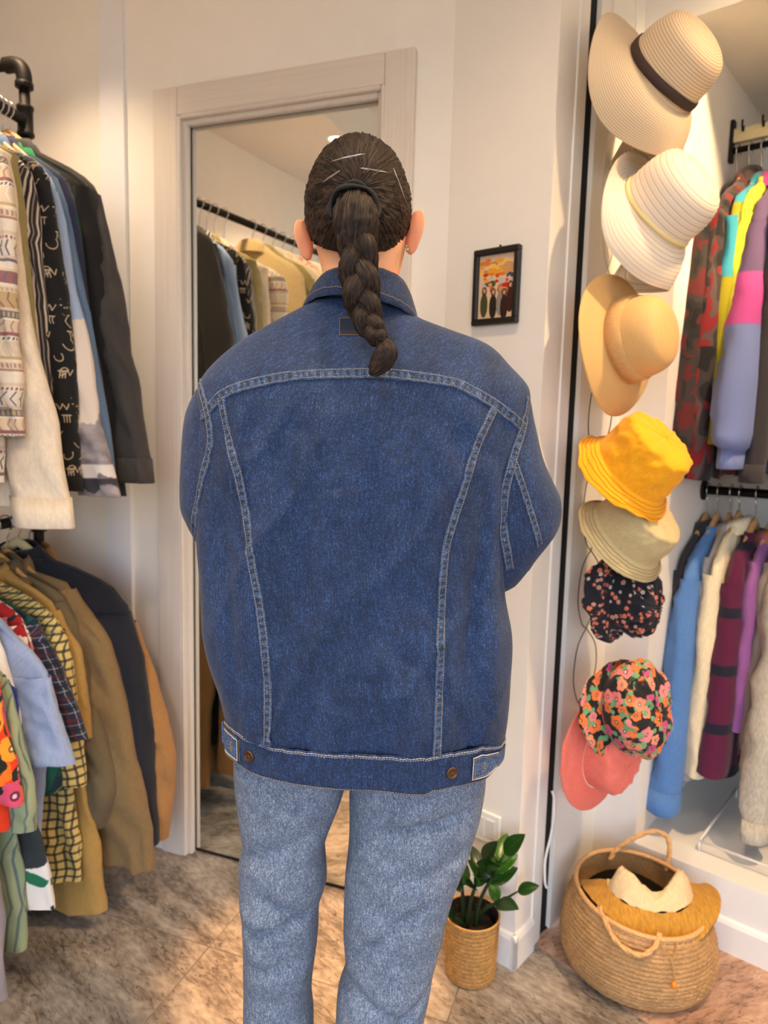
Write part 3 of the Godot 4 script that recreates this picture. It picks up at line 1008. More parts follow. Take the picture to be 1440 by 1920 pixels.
# ---- jacket
func build_jacket(p: Node3D, base: Vector3):
	var jk := Node3D.new()
	jk.name = "denim_jacket"
	p.add_child(jk)
	jk.set_meta("label", "oversized dark indigo denim jacket with tan seam stitching")
	var macro := noise(90, 1.0, 3)
	# trunk
	var st := mb()
	var rows := []
	var cols := []
	var k := 160
	var nrow := 120
	for j in nrow + 1:
		var y0 := lerpf(0.80, 1.446, j / float(nrow))
		var r := interp(TORSO, y0)
		var cx: float = (r[0] + r[1]) * 0.5
		var a: float = (r[1] - r[0]) * 0.5
		var row := PackedVector3Array()
		var cc := []
		for i in k + 1:
			var t := TAU * (i % k) / k
			var cs := signf(cos(t)) * pow(absf(cos(t)), 2.0 / ROUND)
			var sn := signf(sin(t)) * pow(absf(sin(t)), 2.0 / ROUND)
			var x := cx + a * cs
			var y := y0 + (tab1(BAND, x) - 0.80) * (1.0 - smoothstep(0.80, 0.97, y0)) if sn >= 0 else y0 + (lerpf(0.8394, 0.8177, (cs + 1) * 0.5) - 0.80) * (1.0 - smoothstep(0.80, 0.97, y0))
			var z: float = BODY_Z + (r[2] if sn > 0 else r[3]) * sn
			if sn > 0:
				z += folds(x, y) * (1.0 - pow(absf(cs), 6.0))
			else:
				z -= folds(x + 3.0, y) * (1.0 - pow(absf(cs), 6.0))
			row.append(Vector3(x, y, z))
			cc.append(fade(macro, x, y, 0.0))
		rows.append(row)
		cols.append(cc)
	grid(st, shift(rows, base), cols)
	part(st, "trunk", mats.denim, jk)
	# sleeves: upper arm seen from behind, forearm running forward to the cuff
	for s in 2:
		var tb: Array = [ARM_RIGHT, ARM_LEFT][s]
		st = mb()
		rows = []
		cols = []
		for j in 61:
			var y: float = lerpf(tb[0][0], tb[-1][0], j / 60.0)
			var r := interp(tb, y)
			var row := PackedVector3Array()
			var cc := []
			for i in 49:
				var t := TAU * (i % 48) / 48
				var x: float = (r[0] + r[1]) * 0.5 + (r[1] - r[0]) * 0.5 * cos(t)
				var z: float = -1.06 + r[2] * sin(t)
				z += arm_fold(x, y) * sin(t)
				row.append(Vector3(x, y, z))
				cc.append(fade(macro, x, y, 5.0))
			if j == 0:
				rows.append(dot_row(Vector3((r[0] + r[1]) * 0.5, y, -1.06), 48))
				cols.append(cc)
			rows.append(row)
			cols.append(cc)
			if j == 60:
				rows.append(dot_row(Vector3((r[0] + r[1]) * 0.5, y, -1.06), 48))
				cols.append(cc)
		grid(st, shift(rows, base), cols)
		var el: Vector3 = [Vector3(0.185, 1.10, -1.075), Vector3(-0.22, 1.11, -1.08)][s]
		var wr: Vector3 = [Vector3(0.045, 1.075, -1.275), Vector3(-0.135, 1.07, -1.275)][s]
		tube(st, spline([el - base, el.lerp(wr, 0.35) + Vector3([0.02, -0.02][s], 0, 0) - base, el.lerp(wr, 0.75) - base, wr - base], 5), [0.062, 0.062, 0.062, 0.061, 0.06, 0.06, 0.058, 0.056, 0.054, 0.052, 0.05, 0.047, 0.044, 0.042, 0.041, 0.04], 24)
		part(st, "sleeve", mats.denim, jk)
	# collar: stand, fold, falling leaf
	st = mb()
	rows = []
	cols = []
	for q in [[0.058, 0.056, 1.425, 0.0], [0.060, 0.058, 1.470, 0.0], [0.0625, 0.060, 1.484, 0.0], [0.066, 0.064, 1.487, 0.10], [0.0705, 0.069, 1.480, 0.35], [0.076, 0.075, 1.466, 0.7], [0.081, 0.080, 1.452, 1.0], [0.0835, 0.082, 1.4445, 1.0], [0.082, 0.0805, 1.4425, 1.0]]:
		var row := PackedVector3Array()
		var cc := []
		for i in 73:
			var t := PI * 0.5 + (i / 72.0 - 0.5) * TAU * 0.93
			var side := 1.0 - sin(t)                          # 0 at the back, 2 at the front
			var y: float = q[2] - 0.030 * pow(minf(side, 1.0), 1.5) - 0.035 * maxf(0.0, side - 1.0) - 0.010 * cos(t) * q[3]
			var row_x: float = -0.0395 + q[0] * cos(t) * (1.0 + 0.06 * side)
			row.append(Vector3(row_x, y + 0.001 * fold_c.get_noise_2d(i * 0.6, q[2] * 40), -1.056 + q[1] * sin(t) * (1.0 if sin(t) > 0 else 1.25) + 0.0015 * fold_b.get_noise_2d(i * 0.2, q[2] * 20)))
			var v: float = 0.88 + 0.25 * smoothstep(1.48, 1.487, y) + 0.15 * fold_c.get_noise_2d(i * 0.9, q[2] * 60)
			cc.append(tone(v))
		rows.append(row)
		cols.append(cc)
	grid(st, shift(rows, base), cols)
	var collar := part(st, "collar", mats.denim, jk)
	st = mb()
	var edge := []
	for v in rows[6]:
		if v.z > -1.06:
			edge.append(v - base + Vector3(0, 0.001, 0.0012))
	stitches(st, edge, 0.0, 0.0008)
	part(st, "stitching", mats.thread_tan, collar)
	# seams
	seam(jk, "yoke_seam", YOKE, 0.0150, 1, 0.0052, base)
	seam(jk, "back_seam", SEAM_A, 0.0125, 2, 0.0042, base)
	seam(jk, "back_seam", SEAM_B, 0.0125, 3, 0.0042, base)
	seam(jk, "armhole_seam", ARM_R, 0.0125, 4, 0.0045, base)
	seam(jk, "armhole_seam", ARM_L, 0.0115, 5, 0.0040, base)
	seam(jk, "sleeve_seam", SLEEVE_R, 0.0100, 6, 0.0036, base)
	# stitched-down patch under the braid
	st = mb()
	var pr := []
	for j in 5:
		var row := PackedVector3Array()
		for i in 9:
			var u := i / 8.0
			var v := j / 4.0
			var x := lerpf(lerpf(PATCH[3][0], PATCH[2][0], u), lerpf(PATCH[0][0], PATCH[1][0], u), v)
			var y := lerpf(lerpf(PATCH[3][1], PATCH[2][1], u), lerpf(PATCH[0][1], PATCH[1][1], u), v)
			row.append(on_back([x, y], 0.0011) - base)
		pr.append(row)
	grid(st, pr)
	var pt := part(st, "patch", mats.denim_dark, jk)
	st = mb()
	for i in 4:
		stitches(st, curve_on_back([PATCH[i], PATCH[(i + 1) % 4]], 0.003, 0.0012).map(func(v): return v - base), 0.0, 0.0, 0.0022, 0.0006, 0.0004)
	part(st, "stitching", mats.thread_gold, pt)
	waistband(jk, base, macro)

func fade(macro: FastNoiseLite, x: float, y: float, o: float) -> Color:
	# indigo worn off in streaks along the warp
	var v := 1.03 + 0.24 * macro.get_noise_2d(x * 34.0 + o, y * 2.4) + 0.20 * macro.get_noise_2d(x * 10.0 + o, y * 5.0 + 9.0) + 0.08 * macro.get_noise_2d(x * 90.0, y * 30.0 + o)
	return tone(v)

func seam(parent: Node, called: String, pts: Array, width: float, seed_: int, off: float, base: Vector3):
	var path := curve_on_back(pts, 0.0022, 0.0004).map(func(v): return v - base)
	var over := curve_on_back(pts, 0.0022, 0.0104).map(func(v): return v - base)
	var norms := []
	for i in path.size():
		norms.append((over[i] - path[i]).normalized())
	var st := mb()
	strip(st, path, width, 0.0020, seed_ * 11, norms)
	var s := part(st, called, mats.denim_seam, parent)
	st = mb()
	stitches(st, path, off, 0.0021, 0.0026, 0.0011, 0.00048, norms)
	stitches(st, path, -off, 0.0021, 0.0026, 0.0011, 0.00048, norms)
	part(st, "stitching", mats.thread_tan, s)

func band_point(u: float, v: float, off: float) -> Vector3:
	# u 0..1 across the back from left to right, v 0 hem .. 1 top seam; beyond the sides the band turns to the front
	var x := lerpf(-0.2245, 0.1885, u)
	var y := lerpf(tab1(HEM, x), tab1(BAND, x) + 0.003, v)
	var r := interp(TORSO, 0.80)
	var xi := clampf((x - (r[0] + r[1]) * 0.5) / ((r[1] - r[0]) * 0.5), -0.985, 0.985)
	var z: float = BODY_Z + r[2] * pow(1.0 - pow(absf(xi), ROUND), 1.0 / ROUND)
	z += 0.0035 * fold_a.get_noise_2d(x * 9.0, 4.0) + 0.0016 * fold_b.get_noise_2d(x * 28.0, y * 12.0)
	z += 0.0012 * sin(x * 300.0 + 4.0 * fold_b.get_noise_1d(x * 30.0)) * smoothstep(0.35, 0.9, v)
	z -= 0.006 * (1.0 - v)
	return Vector3(x, y, z + off + 0.003)

func waistband(jk: Node3D, base: Vector3, macro: FastNoiseLite):
	var st := mb()
	var rows := []
	var cols := []
	for j in 17:
		var v := j / 16.0
		var row := PackedVector3Array()
		var cc := []
		for i in 141:
			row.append(band_point(i / 140.0, v, -0.002 if j == 0 or j == 16 else 0.0) - base)
			var x := i / 140.0
			var w := 1.05 + 0.20 * macro.get_noise_2d(x * 34.0, v * 2.2) + 0.22 * macro.get_noise_2d(x * 120.0, v * 3.0) + 0.25 * smoothstep(0.8, 0.95, v)
			cc.append(tone(w))
		rows.append(row)
		cols.append(cc)
	# inner face
	var inner := PackedVector3Array()
	for q in rows[0]:
		inner.append(q + Vector3(0, 0.004, -0.006))
	rows.insert(0, inner)
	cols.insert(0, cols[0])
	grid(st, rows, cols)
	# front run of the band
	var fr := []
	for v in [0.0, 1.0]:
		var row := PackedVector3Array()
		for i in 41:
			var t := PI + PI * i / 40.0
			var x := -0.018 + 0.208 * signf(cos(t)) * pow(absf(cos(t)), 0.75)
			row.append(Vector3(x, lerpf(0.785, 0.835, v), BODY_Z + 0.118 * sin(t)) - base)
		fr.append(row)
	grid(st, fr)
	var wb := part(st, "waistband", mats.denim, jk)
	var top := []
	var hem := []
	for i in 281:
		top.append(band_point(i / 280.0, 0.965, 0.0012) - base)
		hem.append(band_point(i / 280.0, 0.05, 0.0006) - base)
	st = mb()
	stitches(st, hem, 0.0, 0.0004)
	part(st, "stitching", mats.thread_tan, wb)
	st = mb()
	stitches(st, top, 0.0, 0.0004, 0.004, 0.0008, 0.0006)
	stitches(st, top, -0.0024, 0.0004)
	part(st, "stitching", mats.thread_grey, wb)
	for q in [[0.792, 0.45], [0.108, 0.50]]:
		var c := band_point(q[0], q[1], 0.0) - base
		var n := (band_point(q[0], q[1], 0).direction_to(band_point(q[0] + 0.01, q[1], 0))).cross(UPV) * -1.0
		if n.z < 0:
			n = -n
		st = mb()
		var b := Basis(n.cross(UPV).normalized(), n, UPV)
		lathe(st, c, [Vector2(0.0088, 0.0), Vector2(0.0088, 0.0022), Vector2(0.0078, 0.0036), Vector2(0.0062, 0.0034), Vector2(0.0055, 0.0026), Vector2(0.002, 0.0028), Vector2(0.0001, 0.0036)], 24, b)
		part(st, "button", mats.copper, wb)
	# adjuster tabs
	tab_strip(wb, 0.865, 1.0, base)
	tab_strip(wb, 0.062, -0.02, base)

func tab_strip(wb: Node, u0: float, u1: float, base: Vector3):
	var st := mb()
	var rows := []
	for j in 7:
		var row := PackedVector3Array()
		for i in 15:
			var t := i / 14.0
			var v := lerpf(0.16, 0.82, j / 6.0)
			var uu := lerpf(u0, u1, t) + (0.018 * (1.0 if u1 > u0 else -1.0) * pow(absf(j - 3) / 3.0, 3.0) if i == 0 else 0.0)
			row.append(band_point(uu, v, 0.0048) - base)
		rows.append(row)
	grid(st, rows)
	var tb := part(st, "tab", mats.denim_seam, wb)
	st = mb()
	var path := []
	for i in range(10, -1, -1):
		path.append(band_point(lerpf(u0, u1, i / 14.0), 0.80, 0.0058) - base)
	for j in range(5, 0, -1):
		path.append(band_point(u0 + 0.001, lerpf(0.16, 0.82, j / 6.0), 0.0060) - base)
	for i in 11:
		path.append(band_point(lerpf(u0, u1, i / 14.0), 0.18, 0.0058) - base)
	tube(st, path, 0.0008, 5)
	part(st, "frayed_edge", mats.fray, tb)
	st = mb()
	stitches(st, path, 0.0028, 0.0002)
	for k in 5:
		var c := band_point(lerpf(u0, u1, 0.30 + 0.03 * (k % 2)), 0.36 + 0.06 * k, 0.0056) - base
		box(st, c, Vector3(0.0014, 0, 0), Vector3(0, 0.0005, 0), Vector3(0, 0, 0.0006))
	part(st, "stitching", mats.thread_gold, tb)

# ---- jeans and shoes
func build_jeans(p: Node3D, base: Vector3):
	var j := Node3D.new()
	j.name = "jeans"
	p.add_child(j)
	j.set_meta("label", "light blue straight-leg jeans")
	var w := noise(95, 1.0, 3)
	for s in 2:
		var tb: Array = [LEG_LEFT, LEG_RIGHT][s]
		var rows := []
		var cols := []
		for i in 121:
			var y := lerpf(0.035, 0.90, i / 120.0)
			var r := interp(tb, y)
			var row := PackedVector3Array()
			var cc := []
			for q in 65:
				var t := TAU * (q % 64) / 64
				var cx: float = (r[0] + r[1]) * 0.5
				var a: float = (r[1] - r[0]) * 0.5
				var cs := signf(cos(t)) * pow(absf(cos(t)), 0.86)
				var sn := signf(sin(t)) * pow(absf(sin(t)), 0.86)
				var d := jean_fold(s, cx + a * cs, y, sn)
				row.append(Vector3(cx + a * cs, y, r[3] + (r[2] + d) * sn))
				var v := 1.0 + 0.13 * w.get_noise_2d(t * 3.0 + s * 9.0, y * 9.0) + 0.10 * w.get_noise_2d(t * 14.0 + s, y * 60.0)
				cc.append(tone(v))
			rows.append(row)
			cols.append(cc)
		var st := mb()
		grid(st, shift(rows, base), cols)
		part(st, "leg", mats.jeans, j)
	for s in 2:
		var c: Vector3 = [Vector3(-0.148, 0, -1.085), Vector3(-0.004, 0, -1.045)][s]
		var yaw: float = [0.12, -0.10][s]
		var b := Basis(UPV, yaw)
		var st := mb()
		var rows := []
		for q in [[0.095, 0.02, 0.030], [0.09, 0.034, 0.055], [0.06, 0.039, 0.075], [0.02, 0.040, 0.085], [-0.03, 0.041, 0.080], [-0.08, 0.045, 0.062], [-0.12, 0.046, 0.052], [-0.15, 0.040, 0.044], [-0.17, 0.026, 0.034], [-0.176, 0.004, 0.02]]:
			rows.append(ring(c - base + b * Vector3(0, 0.012 + q[2] * 0.5, q[0]), b * Vector3(q[1], 0, 0), UPV * q[2] * 0.5, 20, 0.8))
		grid(st, rows)
		var sh := part(st, "shoe", mats.shoe, p)
		st = mb()
		rows = []
		for q in [[0.0, 0.94], [0.006, 1.0], [0.018, 1.0], [0.022, 0.97]]:
			var row := PackedVector3Array()
			for i in 41:
				var t := TAU * (i % 40) / 40
				row.append(c - base + b * Vector3(0.047 * cos(t) * q[1] * (1.0 - 0.12 * sin(t)), q[0], -0.04 + 0.142 * sin(t) * q[1]))
			rows.append(row)
		rows.insert(0, dot_row(c - base + b * Vector3(0, 0, -0.04), 40))
		grid(st, rows)
		part(st, "sole", mats.rubber, sh)

func jean_fold(s: int, x: float, y: float, sn: float) -> float:
	var d := 0.009 * fold_b.get_noise_2d(x * 7.0 + s * 30.0 + y * 4.0, y * 9.0) + 0.0045 * fold_a.get_noise_2d(x * 22.0 + y * 18.0, y * 14.0)
	if sn > 0:
		if s == 0:
			# creases behind the left knee, running down to the outer side
			d -= 0.0170 * exp(-pow((y - 0.545 - (x + 0.15) * -0.55) / 0.011, 2)) * smoothstep(-0.205, -0.13, x)
			d -= 0.0153 * exp(-pow((y - 0.512 - (x + 0.14) * 0.35) / 0.012, 2))
			d += 0.0102 * exp(-pow((y - 0.528) / 0.012, 2))
			d -= 0.0068 * exp(-pow((y - 0.44 - (x + 0.15) * 0.2) / 0.012, 2))
			d -= 0.0068 * exp(-pow((y - 0.64 - (x + 0.15) * 0.5) / 0.015, 2))
		else:
			# creases under the seat and across the thigh
			d -= 0.0170 * exp(-pow((y - 0.690 - (x - 0.05) * 0.25) / 0.010, 2)) * smoothstep(-0.03, 0.04, x) * (1.0 - smoothstep(0.10, 0.15, x))
			d -= 0.0085 * exp(-pow((y - 0.615 - (x - 0.05) * 0.30) / 0.014, 2))
			d -= 0.0102 * exp(-pow((y - 0.52 - (x - 0.02) * 0.9) / 0.014, 2)) * (1.0 - smoothstep(0.05, 0.1, x))
			d -= 0.0102 * exp(-pow((y - 0.40 + (x - 0.0) * 0.55) / 0.012, 2))
			d -= 0.0102 * exp(-pow((y - 0.36 - (x - 0.03) * 0.9) / 0.012, 2))
	return d

# ---- hair: sleek cap drawn to the tie, plait, pins
const HAIRC := Vector3(-0.048, 1.578, -1.058)
const HAIRR := Vector3(0.0755, 0.0985, 0.0985)
const HAIRLINE := [[0.0, 148.0], [50.0, 136.0], [75.0, 112.0], [92.0, 97.0], [105.0, 92.0], [118.0, 84.0], [132.0, 70.0], [148.0, 60.0], [165.0, 54.0], [180.0, 53.0]]

func hair_tone(n: FastNoiseLite, a: float, s: float) -> Color:
	var v := 0.5 + 0.75 * n.get_noise_2d(a, s) + 0.4 * n.get_noise_2d(a * 3.1 + 50.0, s * 1.4)
	return Color(0.026, 0.0165, 0.0125).lerp(Color(0.15, 0.090, 0.060), clampf(v, 0.0, 1.0))

func build_hair(p: Node3D, base: Vector3):
	var n := noise(120, 1.0, 2)
	var st := mb()
	var rows := []
	var cols := []
	var k := 300
	var uvs := []
	for j in 61:
		var row := PackedVector3Array()
		var cc := []
		var uv := []
		for i in k + 1:
			var a := TAU * (i % k) / k
			var deg := rad_to_deg(a if a <= PI else TAU - a)
			var sm := deg_to_rad(interp(HAIRLINE, deg)[0])
			var s := sm * j / 60.0
			var d := Vector3(0, -0.02, 1) * cos(s) + Vector3(sin(a), cos(a), 0) * sin(s)
			var strand := n.get_noise_2d(cos(a) * 16.0 + n.get_noise_2d(a * 2.0, s * 2.0) * 1.0, sin(a) * 16.0 + s * 1.2)
			var g := 0.0013 * strand * smoothstep(0.05, 0.35, s) + 0.0018 * n.get_noise_2d(cos(a) * 5.0 + 30.0, sin(a) * 5.0 + s * 7.0)
			# little waves across the strands, as set with pins
			g += 0.0009 * sin(s * 34.0 + 5.0 * n.get_noise_2d(cos(a) * 3.0, sin(a) * 3.0)) * smoothstep(0.5, 1.0, s) * (0.4 + 0.6 * absf(n.get_noise_2d(a * 3.0, s * 2.0)) * 2.0)
			if j == 60:
				g -= 0.007
			elif j >= 57:
				g -= 0.0015 * (j - 56)
			var r := HAIRR + Vector3(g, g, g)
			var v := HAIRC + Vector3(d.x * r.x, d.y * r.y, d.z * r.z)
			if d.y < 0:
				v.z += 0.006 * sin(clampf(-d.y, 0, 1) * PI * 0.5) * maxf(0.0, d.z)
			row.append(v)
			cc.append(hair_tone(n, cos(a) * 14.0 + sin(a * 2.0) * 9.0, s * 1.5 + sin(a) * 12.0))
			uv.append(Vector2(float(i) / k * 5.0 + 0.02 * n.get_noise_2d(a * 6.0, s * 3.0), s * 0.7))
		rows.append(row)
		cols.append(cc)
		uvs.append(uv)
	grid(st, shift(rows, base), cols, uvs)
	var cap := part(st, "hair", mats.hair, p)
	cap.set_meta("label", "dark brown hair drawn back sleek into a plait")
	# plait
	st = mb()
	# the gathered tail under the tie
	tuft(st, n, [Vector3(-0.0495, 1.566, -0.972), Vector3(-0.0480, 1.560, -0.952), Vector3(-0.0465, 1.544, -0.942), Vector3(-0.0450, 1.526, -0.940), Vector3(-0.0440, 1.506, -0.944), Vector3(-0.043, 1.490, -0.950)], [0.016, 0.0230, 0.0275, 0.0295, 0.0260, 0.018], 0.66, base, 3.0)
	var mid := spline([Vector3(-0.0450, 1.530, -0.946), Vector3(-0.0435, 1.507, -0.941), Vector3(-0.0405, 1.4743, -0.936), Vector3(-0.0370, 1.4479, -0.930), Vector3(-0.0320, 1.4213, -0.931), Vector3(-0.0250, 1.4012, -0.9245), Vector3(-0.0160, 1.388, -0.9185), Vector3(-0.0095, 1.379, -0.917)], 12)
	var len := mid.size()
	for s in 3:
		var path := []
		var rad := []
		for i in len:
			var t := float(i) / (len - 1)
			var ph := TAU * (t * 1.75 + s / 3.0)
			var sc := lerpf(1.0, 0.50, smoothstep(0.35, 1.0, t))
			var dir: Vector3 = (mid[min(i + 1, len - 1)] - mid[max(i - 1, 0)]).normalized()
			var side := Vector3(-dir.y, dir.x, 0).normalized() * -1.0
			path.append(mid[i] + side * sin(ph) * 0.0125 * sc * 1.0 + Vector3(0, 0, 0.0062 * sin(2.0 * ph) * sc))
			rad.append(0.0143 * sc * (1.0 - 0.35 * smoothstep(0.93, 1.0, t)))
		tuft(st, n, path, rad, 0.80, base, 8.0 + s * 5.0)
	# loose end below the small tie
	tuft(st, n, spline([Vector3(-0.0095, 1.381, -0.9165), Vector3(-0.0040, 1.371, -0.9140), Vector3(-0.0035, 1.362, -0.9130), Vector3(-0.0095, 1.351, -0.9145), Vector3(-0.0185, 1.341, -0.9165), Vector3(-0.0235, 1.3375, -0.917)], 4), [0.0055, 0.0075, 0.0095, 0.0115, 0.0125, 0.0135, 0.0142, 0.0146, 0.0148, 0.0148, 0.0145, 0.0140, 0.0132, 0.0122, 0.011, 0.0095, 0.008, 0.0062, 0.0045, 0.003, 0.001], 0.6, base, 40.0)
	# stray wisps
	for i in 90:
		var t := int(rng.randf_range(4, len - 2))
		var a: Vector3 = mid[t] + Vector3(rng.randf_range(-0.022, 0.022) * lerpf(1.0, 0.55, float(t) / len), 0, rng.randf_range(0.006, 0.015))
		var v := Vector3(rng.randf_range(-0.6, 0.6), rng.randf_range(-1.0, 0.1), rng.randf_range(-0.1, 0.5)).normalized() * rng.randf_range(0.008, 0.018)
		tube(st, [a - base, a + v * 0.5 + Vector3(0, 0, 0.001) - base, a + v + Vector3(0, -0.002, -0.002) - base], [0.00022, 0.0002, 0.00008], 4, false, 1.0, Vector3.ZERO, [Color(0.05, 0.03, 0.02), Color(0.06, 0.035, 0.024), Color(0.06, 0.035, 0.024)])
	var pl := part(st, "plait", mats.hair, p)
	st = mb()
	tube(st, spline([Vector3(-0.015, 1.3805, -0.916) - base, Vector3(-0.011, 1.3795, -0.9105) - base, Vector3(-0.0055, 1.381, -0.9105) - base, Vector3(-0.0035, 1.383, -0.916) - base], 4), 0.0012, 6)
	part(st, "small_tie", mats.elastic, pl)
	# scrunchie: two twisted black bands over the gathered hair
	st = mb()
	for q in 2:
		var path := []
		var rad := []
		for i in 29:
			var t := lerpf(PI * -0.12, PI * 1.12, i / 28.0)
			var wob := sin(t * 3.0 + q * PI)
			path.append(Vector3(-0.0485 + (0.0295 + 0.002 * q) * cos(t), 1.5470 + 0.0275 * sin(t) + 0.0022 * wob, -0.9345 - 0.012 * absf(cos(t)) - 0.008 * q + 0.0025 * wob) - base)
			rad.append(0.0042 + 0.0012 * sin(t * 4.0 + q * 2.0))
		tube(st, path, rad, 10, true, 0.7)
	part(st, "hair_tie", mats.elastic, p)
	# hair pins lying on the cap: [x0, y0, x1, y1, bright]
	for q in [[-0.0809, 1.6128, -0.0360, 1.6217, 1], [-0.0418, 1.6011, -0.0064, 1.602, 1], [-0.0916, 1.5873, -0.0681, 1.5985, 1], [0.0010, 1.6114, 0.0195, 1.5747, 1], [0.0036, 1.5923, 0.0150, 1.5519, 0], [-0.1025, 1.5857, -0.1045, 1.5456, 0]]:
		st = mb()
		var path := []
		for i in 9:
			var x := lerpf(q[0], q[2], i / 8.0)
			var y := lerpf(q[1], q[3], i / 8.0)
			var u := (x - HAIRC.x) / (HAIRR.x + 0.002)
			var v := (y - HAIRC.y) / (HAIRR.y + 0.002)
			path.append(Vector3(x, y, HAIRC.z + (HAIRR.z + 0.0032) * sqrt(maxf(0.02, 1.0 - u * u - v * v))) - base)
		tube(st, path, 0.0006, 6)
		var back := []
		for i in range(1, 8):
			back.append(path[i] + Vector3(0, -0.0009 - 0.0004 * sin(i * 1.6), -0.0002))
		tube(st, back, 0.00045, 6)
		part(st, "hair_pin", mats.steel if q[4] == 1 else mats.pin_dark, p)

func tuft(st: SurfaceTool, n: FastNoiseLite, path: Array, rad: Array, flat: float, base: Vector3, off: float):
	# a lock of hair: a tube with lengthwise grooves, each strand its own tone
	if path.size() == 6:
		var rr := []
		var src := path
		path = spline(src, 7)
		for i in path.size():
			var f := i / 7.0
			var i0 := mini(int(f), 4)
			rr.append(lerpf(rad[i0], rad[i0 + 1], smoothstep(0, 1, f - i0)))
		rad = rr
	var rows := []
	var cols := []
	var uvs := []
	var k := 40
	var twist := 0.0
	var run := 0.0
	for i in path.size():
		var t: Vector3 = (path[min(i + 1, path.size() - 1)] - path[max(i - 1, 0)]).normalized()
		var x := t.cross(Vector3(0, 0, 1)).normalized()
		var y := x.cross(t)
		var r: float = rad[min(i, rad.size() - 1)]
		var row := PackedVector3Array()
		var cc := []
		twist = i * 0.035
		var uv := []
		if i > 0:
			run += path[i].distance_to(path[i - 1])
		for q in k + 1:
			var a := TAU * (q % k) / k
			var g := 1.0 + 0.16 * n.get_noise_3d(cos(a + twist) * 5.0 + off, sin(a + twist) * 5.0, i * 0.05 + off)
			row.append(path[i] + x * cos(a) * r * g + y * sin(a) * r * flat * g - base)
			cc.append(hair_tone(n, cos(a + twist) * 7.0 + off, sin(a + twist) * 7.0 + i * 0.07))
			uv.append(Vector2(float(q) / k * 0.9 + twist * 0.1 + off * 0.13, run * 9.0))
		rows.append(row)
		cols.append(cc)
		uvs.append(uv)
	rows.insert(0, dot_row(path[0] - base, k))
	rows.append(dot_row(path[-1] - base, k))
	cols.insert(0, cols[0])
	cols.append(cols[-1])
	uvs.insert(0, uvs[0])
	uvs.append(uvs[-1])
	grid(st, rows, cols, uvs)

# ---------------------------------------------------------------- cloth prints
func plain(seed_: int, c: Color, amp := 0.06) -> Image:
	var n := noise(seed_, 0.12, 3)
	var f := noise(seed_ + 1, 0.7, 1)
	var im := canvas(128, 128, c)
	for y in 128:
		for x in 128:
			var k := 1.0 + amp * n.get_noise_2d(x, y * 0.4) + amp * f.get_noise_2d(x, y)
			im.set_pixel(x, y, Color(c.r * k, c.g * k, c.b * k))
	return im

func bands(size: int, list: Array, upright: bool) -> Image:
	# list of [start 0..1, colour]: stripes one way
	var im := canvas(size, size, list[0][1])
	for i in list.size():
		var a := int(list[i][0] * size)
		var b := int((list[i + 1][0] if i + 1 < list.size() else 1.0) * size)
		im.fill_rect(Rect2i(a, 0, b - a, size) if upright else Rect2i(0, a, size, b - a), list[i][1])
	return im

func check(size: int, bg: Color, lines: Array) -> Image:
	# lines of [start, width, colour, strength], both ways
	var im := canvas(size, size, bg)
	for y in size:
		for x in size:
			var c := bg
			for l in lines:
				if fposmod(x / float(size) - l[0], 1.0) < l[1]:
					c = c.lerp(l[2], l[3])
				if fposmod(y / float(size) - l[0], 1.0) < l[1]:
					c = c.lerp(l[2], l[3])
			im.set_pixel(x, y, c)
	return im

func disc(im: Image, cx: float, cy: float, r: float, c: Color):
	var s := im.get_width()
	for y in range(int(cy - r), int(cy + r) + 1):
		for x in range(int(cx - r), int(cx + r) + 1):
			if (x - cx) * (x - cx) + (y - cy) * (y - cy) <= r * r:
				im.set_pixel(posmod(x, s), posmod(y, im.get_height()), c)

func stroke(im: Image, a: Vector2, b: Vector2, w: float, c: Color):
	var n := int(a.distance_to(b) / maxf(0.5, w * 0.5)) + 1
	for i in n + 1:
		var p := a.lerp(b, i / float(n))
		disc(im, p.x, p.y, w, c)

func floral(seed_: int, size: int, bg: Color, petals: Array, leaf: Color, count: int, r0: float, r1: float) -> Image:
	var g := RandomNumberGenerator.new()
	g.seed = seed_
	var im := canvas(size, size, bg)
	var spots := []
	for k in count * 8:
		if spots.size() >= count:
			break
		var p := Vector2(g.randf() * size, g.randf() * size)
		var ok := true
		for q in spots:
			var d: Vector2 = (p - q).abs()
			d = Vector2(minf(d.x, size - d.x), minf(d.y, size - d.y))
			if d.length() < (r0 + r1) * 0.75:
				ok = false
		if not ok:
			continue
		spots.append(p)
		var r := g.randf_range(r0, r1)
		var c: Color = petals[g.randi() % petals.size()]
		var t0 := g.randf() * TAU
		for l in 2:
			var a := g.randf() * TAU
			disc(im, p.x + cos(a) * r * 1.5, p.y + sin(a) * r * 1.5, r * 0.42, leaf)
			disc(im, p.x + cos(a) * r * 1.15, p.y + sin(a) * r * 1.15, r * 0.35, leaf)
		for i in 5:
			var a := t0 + TAU * i / 5.0
			disc(im, p.x + cos(a) * r * 0.55, p.y + sin(a) * r * 0.55, r * 0.5, c)
		disc(im, p.x, p.y, r * 0.3, c.darkened(0.5))
		disc(im, p.x, p.y, r * 0.14, c.lightened(0.6))
	return im

func camo(seed_: int, cs: Array, f: float) -> Image:
	var n := noise(seed_, f, 2)
	var im := canvas(192, 192, cs[0])
	for y in 192:
		for x in 192:
			var v := n.get_noise_2d(x, y * 0.7) * 0.5 + 0.5
			var w := n.get_noise_2d(x + 500, y * 0.7 + 300)
			var c: Color = cs[clampi(int((v - 0.2) / 0.6 * cs.size()), 0, cs.size() - 1)]
			if w > 0.28:
				c = cs[cs.size() - 1]
			im.set_pixel(x, y, c)
	return im

